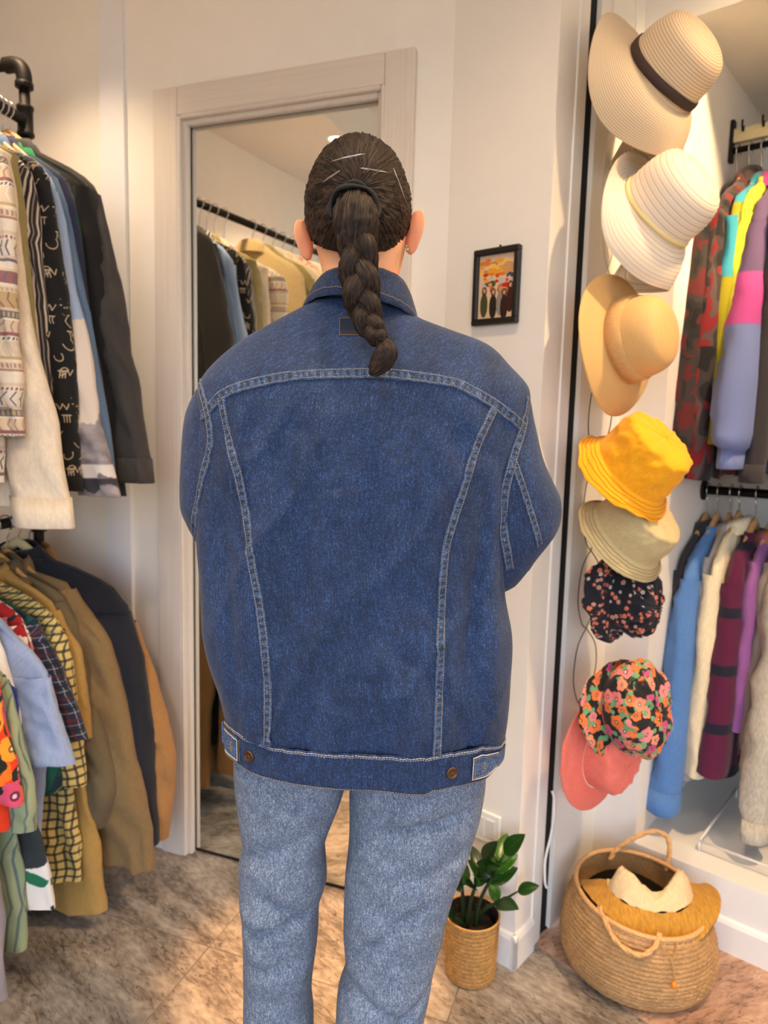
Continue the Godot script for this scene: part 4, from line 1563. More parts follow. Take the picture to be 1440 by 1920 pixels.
func doodles(seed_: int, bg: Color, ink: Color) -> Image:
	# rambling line drawings: arcs, beads, zigzags, little bars
	var g := RandomNumberGenerator.new()
	g.seed = seed_
	var im := canvas(256, 256, bg)
	for k in 46:
		var p := Vector2(g.randf(), g.randf()) * 256.0
		match k % 5:
			0:
				var r := g.randf_range(8, 22)
				var a0 := g.randf() * TAU
				for i in 14:
					stroke(im, p + Vector2.from_angle(a0 + i * 0.28) * r, p + Vector2.from_angle(a0 + (i + 1) * 0.28) * r, 1.6, ink)
			1:
				disc(im, p.x, p.y, 4.5, ink)
				stroke(im, p, p + Vector2(g.randf_range(-26, 26), g.randf_range(10, 34)), 1.3, ink)
			2:
				for i in 4:
					stroke(im, p + Vector2(i * 8, (i % 2) * 14), p + Vector2(i * 8 + 8, ((i + 1) % 2) * 14), 1.7, ink)
			3:
				stroke(im, p, p + Vector2(22, 0), 2.0, ink)
				for i in 3:
					stroke(im, p + Vector2(4 + i * 7, 0), p + Vector2(4 + i * 7, 18), 1.6, ink)
			4:
				for i in 5:
					disc(im, p.x + g.randf_range(-14, 14), p.y + g.randf_range(-14, 14), g.randf_range(1.2, 2.6), ink)
	return im

func woven(seed_: int) -> Image:
	# banded beige weave with small geometric figures, ochre, plum and slate
	var im := canvas(256, 256, Color(0.88, 0.80, 0.70))
	var cs := [Color(0.70, 0.55, 0.50), Color(0.45, 0.45, 0.50), Color(0.78, 0.68, 0.50), Color(0.93, 0.88, 0.80), Color(0.62, 0.42, 0.42)]
	var y := 0
	var i := seed_
	while y < 256:
		var h: int = [5, 12, 4, 20, 6, 9, 26, 5][i % 8]
		im.fill_rect(Rect2i(0, y, 256, h), [Color(0.88, 0.80, 0.70), cs[i % 5], Color(0.93, 0.88, 0.80)][i % 3])
		if h >= 20:
			for k in 16:
				for d in h / 2:
					im.fill_rect(Rect2i(k * 16 + d / 2, y + d, 3, 1), cs[(i + 2) % 5])
					im.fill_rect(Rect2i(k * 16 + d / 2, y + h - 1 - d, 3, 1), cs[(i + 2) % 5])
		elif h >= 9:
			for k in 32:
				im.fill_rect(Rect2i(k * 8, y + 2, 4, h - 4), cs[(i + 1) % 5])
		y += h
		i += 1
	return im

func scenic() -> Image:
	# pale shirt printed with grey hills low down; top is v = 0
	var n := noise(210, 0.02, 4)
	var im := canvas(256, 256, Color.WHITE)
	for y in 256:
		for x in 256:
			var v := y / 256.0
			var c := Color(0.62, 0.70, 0.82) if v < 0.34 + 0.03 * n.get_noise_2d(x, 7) else Color(0.89, 0.83, 0.77)
			if v > 0.62 + 0.05 * n.get_noise_2d(x * 2.0, 9):
				c = Color(0.42, 0.39, 0.42).lerp(Color(0.66, 0.62, 0.62), clampf(0.5 + 1.2 * n.get_noise_2d(x * 1.5, y * 3.0), 0, 1))
			if v > 0.74 and v < 0.78 + 0.04 * n.get_noise_2d(x * 2.0, 40):
				c = Color(0.86, 0.82, 0.79)
			if v > 0.78 and v < 0.81 + 0.03 * n.get_noise_2d(x * 2.5, 80):
				c = Color(0.22, 0.21, 0.24)
			if v > 0.91 and n.get_noise_2d(x * 1.3, y * 1.3 + 90) > 0.12:
				c = Color(0.90, 0.85, 0.82)
			im.set_pixel(x, y, c)
	return im

func emblem_print() -> Image:
	# white shirt with big flat shapes: blue, charcoal, red and green
	var im := canvas(192, 192, Color(0.91, 0.88, 0.84))
	for k in 3:
		var o := k * 64.0
		disc(im, 40 + o, 60 + o * 0.4, 26, Color(0.12, 0.20, 0.55))
		disc(im, 120 + o, 130, 30, Color(0.16, 0.19, 0.20))
		stroke(im, Vector2(90 + o, 80), Vector2(120 + o, 100), 4, Color(0.80, 0.10, 0.12))
		stroke(im, Vector2(100 + o, 180), Vector2(140 + o, 160), 5, Color(0.10, 0.42, 0.28))
		disc(im, 20 + o, 20, 3, Color(0.1, 0.1, 0.12))
	return im

func cloth(called: String, im: Image, repeat: float, rough := 0.92) -> StandardMaterial3D:
	var m := texmat(called, im, Vector2(1.0 / repeat, 1.0 / repeat), rough)
	m.rim_enabled = true
	m.rim = 0.2
	return m

func cloth_materials():
	var P := {
		"c_charcoal": Color(0.235, 0.215, 0.20), "c_black": Color(0.075, 0.07, 0.07), "c_green": Color(0.05, 0.50, 0.28), "c_navy": Color(0.14, 0.165, 0.28), "c_denim": Color(0.36, 0.46, 0.58),
		"c_khaki": Color(0.60, 0.54, 0.34), "c_white": Color(0.90, 0.83, 0.73), "c_camel": Color(0.62, 0.44, 0.24), "c_blazer": Color(0.085, 0.09, 0.125), "c_brown": Color(0.50, 0.40, 0.25),
		"c_olive": Color(0.40, 0.345, 0.24), "c_mustard": Color(0.66, 0.52, 0.27), "c_chambray": Color(0.58, 0.63, 0.74), "c_grey": Color(0.56, 0.52, 0.52), "c_teal": Color(0.20, 0.58, 0.66),
		"c_lime": Color(0.80, 0.79, 0.20), "c_chartreuse": Color(0.60, 0.56, 0.03), "c_purple": Color(0.36, 0.28, 0.42), "c_magenta": Color(0.70, 0.27, 0.54), "c_steel_blue": Color(0.43, 0.48, 0.66),
		"c_dark": Color(0.17, 0.155, 0.165), "c_mint": Color(0.80, 0.90, 0.66), "c_royal": Color(0.10, 0.20, 0.55), "c_sky": Color(0.33, 0.50, 0.72), "c_silver": Color(0.63, 0.60, 0.57),
		"c_cream": Color(0.90, 0.83, 0.68), "c_lilac": Color(0.55, 0.33, 0.56), "c_marl": Color(0.70, 0.67, 0.60), "c_taupe": Color(0.50, 0.45, 0.42), "c_rust": Color(0.66, 0.36, 0.22), "c_sand": Color(0.80, 0.70, 0.50), "c_pink": Color(0.85, 0.66, 0.58), "c_amber": Color(0.86, 0.58, 0.15)}
	var i := 300
	for k in P:
		cloth(k, plain(i, P[k], 0.12 if k == "c_marl" else 0.05), 0.16)
		i += 3
	cloth("c_stripe", bands(64, [[0, Color(0.10, 0.09, 0.09)], [0.22, Color(0.78, 0.72, 0.66)], [0.38, Color(0.16, 0.15, 0.15)], [0.6, Color(0.55, 0.50, 0.46)], [0.7, Color(0.12, 0.11, 0.11)], [0.85, Color(0.82, 0.76, 0.70)]], true), 0.035)
	cloth("c_doodle", doodles(5, Color(0.06, 0.055, 0.06), Color(0.74, 0.66, 0.54)), 0.22)
	cloth("c_woven", woven(0), 0.30)
	var sc := cloth("c_scenic", scenic(), 0.85)
	sc.uv1_offset = Vector3(0.3, 0.0, 0)
	cloth("c_gingham", check(64, Color(0.82, 0.72, 0.42), [[0.05, 0.30, Color(0.08, 0.085, 0.12), 0.62]]), 0.022)
	cloth("c_plaid", check(128, Color(0.10, 0.13, 0.24), [[0.05, 0.05, Color(0.75, 0.72, 0.66), 0.6], [0.35, 0.12, Color(0.45, 0.10, 0.10), 0.5], [0.62, 0.04, Color(0.75, 0.72, 0.66), 0.5], [0.8, 0.1, Color(0.05, 0.06, 0.1), 0.6]]), 0.055)
	cloth("c_green_plaid", check(128, Color(0.06, 0.28, 0.24), [[0.0, 0.30, Color(0.10, 0.14, 0.22), 0.6], [0.5, 0.03, Color(0.80, 0.72, 0.30), 0.7], [0.7, 0.16, Color(0.10, 0.40, 0.34), 0.7]]), 0.13)
	cloth("c_red_floral", floral(14, 192, Color(0.62, 0.08, 0.10), [Color(0.90, 0.82, 0.76), Color(0.85, 0.55, 0.55), Color(0.95, 0.90, 0.85)], Color(0.10, 0.12, 0.12), 14, 14, 24), 0.20)
	cloth("c_emblem", emblem_print(), 0.36)
	cloth("c_green_stripe", bands(96, [[0, Color(0.56, 0.61, 0.47)], [0.30, Color(0.38, 0.44, 0.42)], [0.42, Color(0.60, 0.64, 0.50)], [0.72, Color(0.48, 0.53, 0.42)], [0.78, Color(0.36, 0.42, 0.42)], [0.84, Color(0.56, 0.61, 0.47)]], true), 0.05)
	cloth("c_orange_floral", floral(21, 192, Color(0.90, 0.22, 0.06), [Color(0.95, 0.62, 0.16), Color(0.93, 0.78, 0.35), Color(0.85, 0.30, 0.42), Color(0.95, 0.45, 0.10)], Color(0.10, 0.12, 0.06), 13, 16, 30), 0.24)
	cloth("c_camo_red", camo(31, [Color(0.10, 0.085, 0.085), Color(0.22, 0.185, 0.175), Color(0.34, 0.27, 0.25), Color(0.50, 0.10, 0.11)], 0.022), 0.34)
	cloth("c_camo_dark", camo(37, [Color(0.08, 0.07, 0.07), Color(0.13, 0.115, 0.11), Color(0.20, 0.17, 0.16), Color(0.35, 0.10, 0.10)], 0.022), 0.34)
	cloth("c_rugby", bands(128, [[0, Color(0.33, 0.03, 0.20)], [0.42, Color(0.07, 0.06, 0.15)], [0.60, Color(0.33, 0.03, 0.20)]], false), 0.155)
	cloth("c_multi_floral", floral(44, 192, Color(0.86, 0.80, 0.72), [Color(0.80, 0.40, 0.30), Color(0.72, 0.55, 0.50), Color(0.60, 0.62, 0.70)], Color(0.50, 0.55, 0.40), 16, 9, 16), 0.22)
	cloth("c_wind", bands(128, [[0, Color(0.36, 0.28, 0.42)], [0.14, Color(0.70, 0.27, 0.54)], [0.27, Color(0.43, 0.48, 0.66)], [0.9, Color(0.36, 0.28, 0.42)]], false), 1.0)
	cloth("c_track", bands(128, [[0, Color(0.20, 0.58, 0.66)], [0.16, Color(0.60, 0.56, 0.03)], [0.9, Color(0.20, 0.58, 0.66)]], false), 1.0)
	# hanger wood: pale beech with faint grain
	cloth("hanger_wood", plain(520, Color(0.80, 0.60, 0.36), 0.08), 0.1, 0.45)
	cloth("hanger_pale", plain(523, Color(0.80, 0.74, 0.56), 0.05), 0.1, 0.45)
	mat("hook", Color(0.72, 0.70, 0.67), 0.28, 1.0)
	mat("hook_white", Color(0.90, 0.86, 0.78), 0.4)
	mat("button_pale", Color(0.86, 0.82, 0.74), 0.35)

# ---------------------------------------------------------------- garments on hangers
func edge_at(o: Array, y: float) -> float:
	# half width of an outline [[u, y], ...] falling in y
	if y >= o[0][1]:
		return o[0][0]
	for i in o.size() - 1:
		if y >= o[i + 1][1]:
			var t: float = (o[i][1] - y) / maxf(1e-5, o[i][1] - o[i + 1][1])
			return lerpf(o[i][0], o[i + 1][0], t)
	return o[-1][0]

func garment(g: Dictionary, at: Vector3, b: Basis) -> Node3D:
	# at: on the rail; b.x across the shoulders, b.z along the rail. Heights in the table are world heights.
	var t := thing(g.kind, g.label, g.cat, g.group, Vector3(at.x, 0, at.z), b)
	var m: Material = mats[g.cloth]
	var o: Array = g.out.duplicate()
	if o[0][0] > 0.09:
		o.insert(0, [0.065, o[0][1] + minf(0.09, (o[0][0] - 0.065) * 0.42)])
	var seed_: int = g.get("seed", 1)
	var n := noise(seed_ + 700, 1.0, 2)
	var thick: float = g.get("thick", 0.026)
	var hem: float = g.hem
	var top: float = o[0][1] + 0.012
	# shoulder: where the outline turns from sloping to falling
	var sh := 0
	for i in range(1, o.size()):
		var slope: float = absf((o[i][1] - o[i - 1][1]) / maxf(0.001, absf(o[i][0] - o[i - 1][0])))
		if slope > 1.6:
			break
		sh = i
	var sw: float = o[sh][0]
	var sy: float = o[sh][1]
	var hw: float = g.get("hemw", minf(sw, 0.235))
	# trunk
	var rows := []
	var k := 48
	var nr: int = g.get("rows", 30)
	for j in nr + 1:
		var f := j / float(nr)
		var y := lerpf(top, hem, pow(f, 1.1))
		var w := 0.0
		if y > sy:
			w = edge_at(o, y)
		else:
			w = lerpf(sw - 0.012, hw, smoothstep(0.0, 1.0, (sy - y) / maxf(0.05, sy - hem))) if y < sy - 0.06 else sw - 0.012 * (sy - y) / 0.06
		w = maxf(w, 0.045)
		var fall := clampf((top - y) / 0.5, 0.0, 1.0)
		var th := thick * (0.55 + 0.45 * smoothstep(0.0, 0.12, top - y)) * (1.0 + 0.15 * fall)
		var row := PackedVector3Array()
		for i in k + 1:
			var a := TAU * (i % k) / k
			var cs := signf(cos(a)) * pow(absf(cos(a)), 0.9)
			var sn := signf(sin(a)) * pow(absf(sin(a)), 0.75)
			var x := w * cs * (1.0 + 0.02 * fall * n.get_noise_2d(y * 6.0, a))
			var fold := 0.020 * fall * n.get_noise_2d(x * 15.0 + seed_, y * 1.6) + 0.008 * n.get_noise_2d(x * 32.0 + y * 5.0, y * 6.0 + seed_)
			row.append(Vector3(x, y + (0.012 * n.get_noise_2d(x * 8.0, seed_ * 3.0) if j == nr else 0.0) + g.get("tail", 0.0) * pow(absf(cs), 2.0) * smoothstep(0.8, 1.0, f), th * sn + fold))
		rows.append(row)
	var st := mb()
	rows.insert(0, dot_row(Vector3(0, top - 0.01, 0), k))
	grid(st, rows)
	if g.has("closed"):
		pass
	var trunk := part(st, "body", m, t)
	if g.has("hem_band"):
		st = mb()
		var hb := []
		for q in [[0.0, 0.92], [-0.004, 1.0], [-0.045, 0.96], [-0.05, 0.9]]:
			var row := PackedVector3Array()
			for v in rows[-1]:
				row.append(Vector3(v.x * q[1], hem + q[0], v.z * q[1]))
			hb.append(row)
		grid(st, hb)
		part(st, "hem_band", mats[g.hem_band], t)
	# sleeves, mirrored; the outline gives their outer edge
	var so: Array = o.slice(sh)
	var send: float = so[-1][1]
	var sws: float = g.get("sleeve", 0.105)
	var swe: float = g.get("sleeve_end", 0.085)
	for s in [1.0, -1.0]:
		st = mb()
		var sr := []
		var ns := 22
		for j in ns + 1:
			var f := j / float(ns)
			var y := lerpf(sy - 0.004, send, f)
			var ou := edge_at(so, y)
			var w := lerpf(sws * smoothstep(-0.25, 0.18, f) , swe, f)
			var rz := lerpf(thick * 0.9, thick * g.get("puff", 1.15), smoothstep(0.0, 0.3, f)) * (1.0 if f < 0.97 else 0.9)
			var c := ou - w * 0.5
			var row := PackedVector3Array()
			for i in 25:
				var a := TAU * (i % 24) / 24
				var x := c + w * 0.5 * signf(cos(a)) * pow(absf(cos(a)), 0.9)
				var d := 0.008 * n.get_noise_3d(x * 10.0, y * 9.0, s * 4.0) + 0.009 * n.get_noise_3d(x * 34.0 + y * 6.0, y * 3.0, s + 3.0) + 0.004 * n.get_noise_3d(x * 45.0, y * 22.0, s)
				row.append(Vector3(s * x * (1.0 if s > 0 else g.get("far", 0.86)), y + (sin(a) * 0.004 if j == ns else 0.0), (rz + d) * sin(a) + 0.004 + d))
			sr.append(row)
		if g.has("gather"):
			# sleeve bloused into an elastic cuff
			var last: PackedVector3Array = sr[-1]
			var nr2 := PackedVector3Array()
			var cx: float = s * (edge_at(so, send) - swe * 0.5)
			for v in last:
				nr2.append(Vector3(cx + (v.x - cx) * 0.72, v.y - 0.012, v.z * 0.7))
			sr.append(nr2)
		grid(st, sr)
		var sl := part(st, "sleeve", m if not g.has("sleeve_cloth") else mats[g.sleeve_cloth], t)
		if g.has("cuff"):
			st = mb()
			var cr := []
			var last: PackedVector3Array = sr[-1]
			var cx := Vector3.ZERO
			for v in last:
				cx += v / last.size()
			for q in [[0.002, 0.98], [0.004, 1.06], [-float(g.cuff), 1.04], [-float(g.cuff) - 0.003, 0.98], [-float(g.cuff) + 0.004, 0.9]]:
				var row := PackedVector3Array()
				for v in last:
					row.append(Vector3(cx.x + (v.x - cx.x) * q[1] + s * q[0] * -0.12, cx.y + q[0], cx.z + (v.z - cx.z) * q[1]))
				cr.append(row)
			grid(st, cr)
			part(st, "cuff", mats[g.get("cuff_cloth", g.cloth)], sl)
	# collar
	if g.get("collar", true):
		st = mb()
		var cr := []
		for q in [[0.050, 0.026, -0.012], [0.052, 0.028, 0.018], [0.056, 0.031, 0.026], [0.066, 0.036, 0.010], [0.076, 0.041, -0.020]]:
			var row := PackedVector3Array()
			for i in 33:
				var a := PI * 0.5 + (i / 32.0 - 0.5) * TAU * 0.94
				row.append(Vector3(q[0] * cos(a), top + q[2] - 0.02 * (1.0 - sin(a)) * 0.5, -q[1] * sin(a)))
			cr.append(row)
		grid(st, cr)
		part(st, "collar", mats[g.get("collar_cloth", g.cloth)], t)
	if g.has("buttons"):
		for i in 6:
			st = mb()
			lathe(st, Vector3(0.004, lerpf(sy - 0.04, hem + 0.08, i / 5.0), thick * 1.1 + 0.008), [Vector2(0.0055, 0), Vector2(0.0055, 0.002), Vector2(0.0001, 0.0024)], 10, Basis(Vector3.RIGHT, Vector3(0, 0, 1), Vector3.UP))
			part(st, "button", mats.button_pale, trunk)
	return t

func hanger(rail: Vector3, b: Basis, drop: float, sw: float, wood: String, hook: String, label: String, group: String) -> Node3D:
	# a shaped hanger: two sloping arms, hook over the rail; its base is the rail point
	var t := thing("coat_hanger", label, "hanger", group, rail, b)
	var st := mb()
	var p := []
	for i in 17:
		var u := -1.0 + i / 8.0
		p.append(Vector3(u * sw, -drop + 0.026 - 0.112 * pow(absf(u), 1.1), 0.008 * u * u))
	tube(st, p, [0.006, 0.009, 0.0105, 0.0115, 0.012, 0.0125, 0.013, 0.0135, 0.014, 0.0135, 0.013, 0.0125, 0.012, 0.0115, 0.0105, 0.009, 0.006], 10, true, 0.55, Vector3(0, 1, 0))
	part(st, "arms", mats[wood], t)
	st = mb()
	var h := []
	for i in 13:
		var a := lerpf(-0.35 * PI, 1.05 * PI, i / 12.0)
		h.append(Vector3(cos(a) * 0.0205, sin(a) * 0.0205 + 0.0, 0))
	h.reverse()
	var stem := [Vector3(0.0, -drop + 0.02, 0), Vector3(0.0, -drop * 0.62, 0), Vector3(0.004, -0.034, 0), Vector3(0.012, -0.022, 0)]
	h.reverse()
	tube(st, stem + h, 0.0018, 6)
	part(st, "hook", mats[hook], t)
	return t

# ---------------------------------------------------------------- the rack on the left: depth along the rail and outline [half width, height]
var UPPER_RACK := [
	{"kind": "shirt", "label": "charcoal long-sleeved shirt at the mirror end of the upper rack", "cat": "shirt", "cloth": "c_charcoal", "hem": 1.2, "cuff": 0.055, "sleeve": 0.12, "sleeve_end": 0.095, "buttons": 1, "out": [[0.075, 1.925], [0.189, 1.87], [0.231, 1.838], [0.247, 1.817], [0.282, 1.689], [0.316, 1.545], [0.323, 1.447], [0.347, 1.373], [0.362, 1.229], [0.374, 1.176]], "d": 1.845, "seed": 3},
	{"kind": "shirt", "label": "black shirt half hidden behind the charcoal shirt on the upper rack", "cat": "shirt", "cloth": "c_black", "hem": 1.1, "sleeve": 0.1, "sleeve_end": 0.08, "out": [[0.087, 1.914], [0.192, 1.859], [0.234, 1.827], [0.26, 1.715], [0.278, 1.565], [0.289, 1.387], [0.299, 1.191], [0.313, 1.085]], "d": 1.829, "seed": 10},
	{"kind": "polo_shirt", "label": "bright green top showing as a sliver beside the charcoal shirt", "cat": "shirt", "cloth": "c_green", "hem": 1.16, "sleeve": 0.1, "sleeve_end": 0.09, "out": [[0.09, 1.903], [0.175, 1.848], [0.216, 1.779], [0.232, 1.662], [0.239, 1.536], [0.245, 1.436]], "d": 1.812, "seed": 17},
	{"kind": "shirt", "label": "navy shirt next to the green sliver on the upper rack", "cat": "shirt", "cloth": "c_navy", "hem": 1.12, "sleeve": 0.1, "sleeve_end": 0.08, "out": [[0.107, 1.892], [0.145, 1.87], [0.203, 1.829], [0.226, 1.765], [0.251, 1.532], [0.279, 1.383], [0.296, 1.192]], "d": 1.79, "seed": 24},
	{"kind": "shirt", "label": "washed blue shirt behind the shirt with the grey hill print", "cat": "shirt", "cloth": "c_denim", "hem": 1.12, "sleeve": 0.1, "sleeve_end": 0.08, "out": [[0.131, 1.874], [0.193, 1.83], [0.219, 1.769], [0.249, 1.625], [0.284, 1.455], [0.311, 1.307], [0.331, 1.152]], "d": 1.76, "seed": 31},
	{"kind": "shirt", "label": "pale shirt printed with grey hills towards its hem", "cat": "shirt", "cloth": "c_scenic", "hem": 1.1, "sleeve": 0.13, "sleeve_end": 0.105, "out": [[0.159, 1.854], [0.192, 1.83], [0.222, 1.786], [0.236, 1.735], [0.256, 1.608], [0.281, 1.504], [0.303, 1.406], [0.316, 1.282], [0.346, 1.176], [0.368, 1.094]], "d": 1.725, "seed": 38},
	{"kind": "shirt", "label": "black shirt with cream line drawings on the upper rack", "cat": "shirt", "cloth": "c_doodle", "hem": 1.1, "sleeve": 0.12, "sleeve_end": 0.085, "out": [[0.161, 1.854], [0.204, 1.837], [0.229, 1.808], [0.26, 1.65], [0.269, 1.583], [0.284, 1.429], [0.29, 1.333], [0.291, 1.229], [0.297, 1.108]], "d": 1.685, "seed": 45},
	{"kind": "shirt", "label": "black and white striped shirt on the upper rack", "cat": "shirt", "cloth": "c_stripe", "hem": 1.14, "sleeve": 0.11, "sleeve_end": 0.09, "out": [[0.17, 1.846], [0.191, 1.825], [0.219, 1.802], [0.232, 1.737], [0.241, 1.656], [0.247, 1.525], [0.25, 1.398], [0.257, 1.317]], "d": 1.645, "seed": 52},
	{"kind": "shirt", "label": "khaki shirt between the striped and the cream shirt", "cat": "shirt", "cloth": "c_khaki", "hem": 1.16, "sleeve": 0.11, "sleeve_end": 0.09, "out": [[0.187, 1.838], [0.213, 1.825], [0.227, 1.742], [0.234, 1.663], [0.239, 1.583], [0.247, 1.453], [0.251, 1.425]], "d": 1.61, "seed": 59},
	{"kind": "shirt", "label": "cream long-sleeved shirt with wide cuff on the upper rack", "cat": "shirt", "cloth": "c_white", "hem": 1.09, "sleeve": 0.13, "sleeve_end": 0.135, "cuff": 0.06, "buttons": 1, "out": [[0.196, 1.827], [0.23, 1.808], [0.242, 1.729], [0.248, 1.643], [0.261, 1.512], [0.283, 1.416], [0.31, 1.327], [0.327, 1.263], [0.335, 1.182], [0.35, 1.103]], "d": 1.57, "seed": 66},
	{"kind": "shirt", "label": "beige banded shirt with a rolled sleeve, nearest on the upper rack", "cat": "shirt", "cloth": "c_woven", "hem": 1.14, "sleeve": 0.13, "sleeve_end": 0.12, "cuff": 0.05, "buttons": 1, "out": [[0.226, 1.806], [0.262, 1.787], [0.277, 1.744], [0.281, 1.711], [0.281, 1.638], [0.279, 1.533], [0.277, 1.41], [0.29, 1.337], [0.278, 1.286]], "d": 1.52, "seed": 73},
]
var LOWER_RACK := [
	{"kind": "coat", "label": "camel coat at the mirror end of the lower rack", "cat": "coat", "cloth": "c_camel", "hem": 0.06, "sleeve": 0.14, "sleeve_end": 0.11, "thick": 0.034, "out": [[0.149, 0.869], [0.257, 0.827], [0.308, 0.754], [0.365, 0.612], [0.407, 0.459], [0.42, 0.383], [0.41, 0.252], [0.395, 0.164]], "d": 1.87, "seed": 3},
	{"kind": "blazer", "label": "dark navy blazer on a pale hanger on the lower rack", "cat": "jacket", "cloth": "c_blazer", "hem": 0.2, "sleeve": 0.15, "sleeve_end": 0.11, "thick": 0.036, "out": [[0.081, 0.915], [0.178, 0.889], [0.269, 0.855], [0.32, 0.789], [0.357, 0.666], [0.382, 0.483], [0.386, 0.271], [0.394, 0.175]], "d": 1.83, "seed": 10},
	{"kind": "jacket", "label": "tan brown jacket between the olive and the navy jacket", "cat": "jacket", "cloth": "c_brown", "hem": 0.08, "sleeve": 0.17, "sleeve_end": 0.16, "thick": 0.032, "out": [[0.049, 0.892], [0.131, 0.873], [0.191, 0.854], [0.224, 0.8], [0.284, 0.742], [0.301, 0.695], [0.345, 0.516], [0.389, 0.293], [0.408, 0.134]], "d": 1.79, "seed": 17},
	{"kind": "jacket", "label": "olive jacket with a bent sleeve on the lower rack", "cat": "jacket", "cloth": "c_olive", "hem": 0.24, "sleeve": 0.15, "sleeve_end": 0.09, "thick": 0.032, "out": [[0.055, 0.896], [0.131, 0.869], [0.193, 0.832], [0.225, 0.771], [0.245, 0.692], [0.269, 0.585], [0.306, 0.464], [0.325, 0.397], [0.329, 0.348], [0.294, 0.255]], "d": 1.75, "seed": 24},
	{"kind": "coat", "label": "long mustard coat hanging almost to the floor", "cat": "coat", "cloth": "c_mustard", "hem": 0.045, "hemw": 0.316, "sleeve": 0.1, "sleeve_end": 0.09, "out": [[0.075, 0.89], [0.148, 0.862], [0.205, 0.82], [0.239, 0.757], [0.263, 0.717], [0.278, 0.601], [0.286, 0.503]], "d": 1.71, "seed": 31},
	{"kind": "shirt", "label": "yellow and black checked shirt on the lower rack", "cat": "shirt", "cloth": "c_gingham", "hem": 0.15, "hemw": 0.272, "sleeve": 0.12, "sleeve_end": 0.09, "out": [[0.092, 0.882], [0.155, 0.86], [0.208, 0.83], [0.255, 0.786], [0.274, 0.713], [0.28, 0.619], [0.294, 0.515], [0.302, 0.408]], "d": 1.665, "seed": 38},
	{"kind": "shirt", "label": "dark green plaid short-sleeved shirt on the lower rack", "cat": "shirt", "cloth": "c_green_plaid", "hem": 0.4, "hemw": 0.27, "sleeve": 0.15, "sleeve_end": 0.14, "sleeve_cloth": "c_plaid", "out": [[0.117, 0.86], [0.149, 0.843], [0.218, 0.813], [0.248, 0.76], [0.276, 0.709], [0.308, 0.637], [0.338, 0.545]], "d": 1.625, "seed": 45},
	{"kind": "shirt", "label": "red shirt with pale flowers beside the light blue shirt", "cat": "shirt", "cloth": "c_red_floral", "hem": 0.43, "hemw": 0.242, "sleeve": 0.12, "sleeve_end": 0.12, "out": [[0.121, 0.874], [0.175, 0.848], [0.208, 0.82], [0.227, 0.779], [0.25, 0.67], [0.26, 0.558]], "d": 1.59, "seed": 52},
	{"kind": "shirt", "label": "light blue short-sleeved shirt on the lower rack", "cat": "shirt", "cloth": "c_chambray", "hem": 0.17, "hemw": 0.252, "sleeve": 0.17, "sleeve_end": 0.185, "buttons": 1, "out": [[0.128, 0.854], [0.182, 0.837], [0.253, 0.773], [0.301, 0.719], [0.339, 0.6], [0.36, 0.524]], "d": 1.55, "seed": 59},
	{"kind": "shirt", "label": "white shirt with blue, charcoal and red shapes on the lower rack", "cat": "shirt", "cloth": "c_emblem", "hem": 0.2, "hemw": 0.32, "sleeve": 0.13, "sleeve_end": 0.13, "out": [[0.133, 0.852], [0.198, 0.822], [0.222, 0.766], [0.245, 0.697], [0.261, 0.603]], "d": 1.515, "seed": 66},
	{"kind": "shirt", "label": "sage green striped short-sleeved shirt near the picture edge", "cat": "shirt", "cloth": "c_green_stripe", "hem": 0.125, "hemw": 0.282, "sleeve": 0.15, "sleeve_end": 0.15, "buttons": 1, "out": [[0.141, 0.794], [0.218, 0.767], [0.25, 0.74], [0.277, 0.675], [0.309, 0.56], [0.323, 0.476], [0.319, 0.41]], "d": 1.475, "seed": 73},
	{"kind": "shirt", "label": "orange shirt with large tropical flowers on the lower rack", "cat": "shirt", "cloth": "c_orange_floral", "hem": 0.43, "hemw": 0.285, "sleeve": 0.16, "sleeve_end": 0.16, "out": [[0.154, 0.802], [0.229, 0.781], [0.278, 0.747], [0.294, 0.644], [0.31, 0.579], [0.322, 0.488]], "d": 1.435, "seed": 80},
	{"kind": "shirt", "label": "grey shirt at the near end of the lower rack", "cat": "shirt", "cloth": "c_grey", "hem": 0.08, "hemw": 0.3, "sleeve": 0.14, "sleeve_end": 0.14, "out": [[0.161, 0.764], [0.222, 0.737], [0.257, 0.686], [0.264, 0.587]], "d": 1.4, "seed": 87},
]

func pipe(st: SurfaceTool, path: Array, r := 0.0135):
	tube(st, path, r, 14)

func fitting(st: SurfaceTool, a: Vector3, b: Vector3, r := 0.0185):
	# cast fitting with a bead at each end
	var d := (b - a).normalized()
	tube(st, [a, a + d * 0.002, a + d * 0.010, a + d * 0.012, b - d * 0.012, b - d * 0.010, b - d * 0.002, b], [r * 0.9, r * 1.12, r * 1.12, r, r, r * 1.12, r * 1.12, r * 0.9], 16)

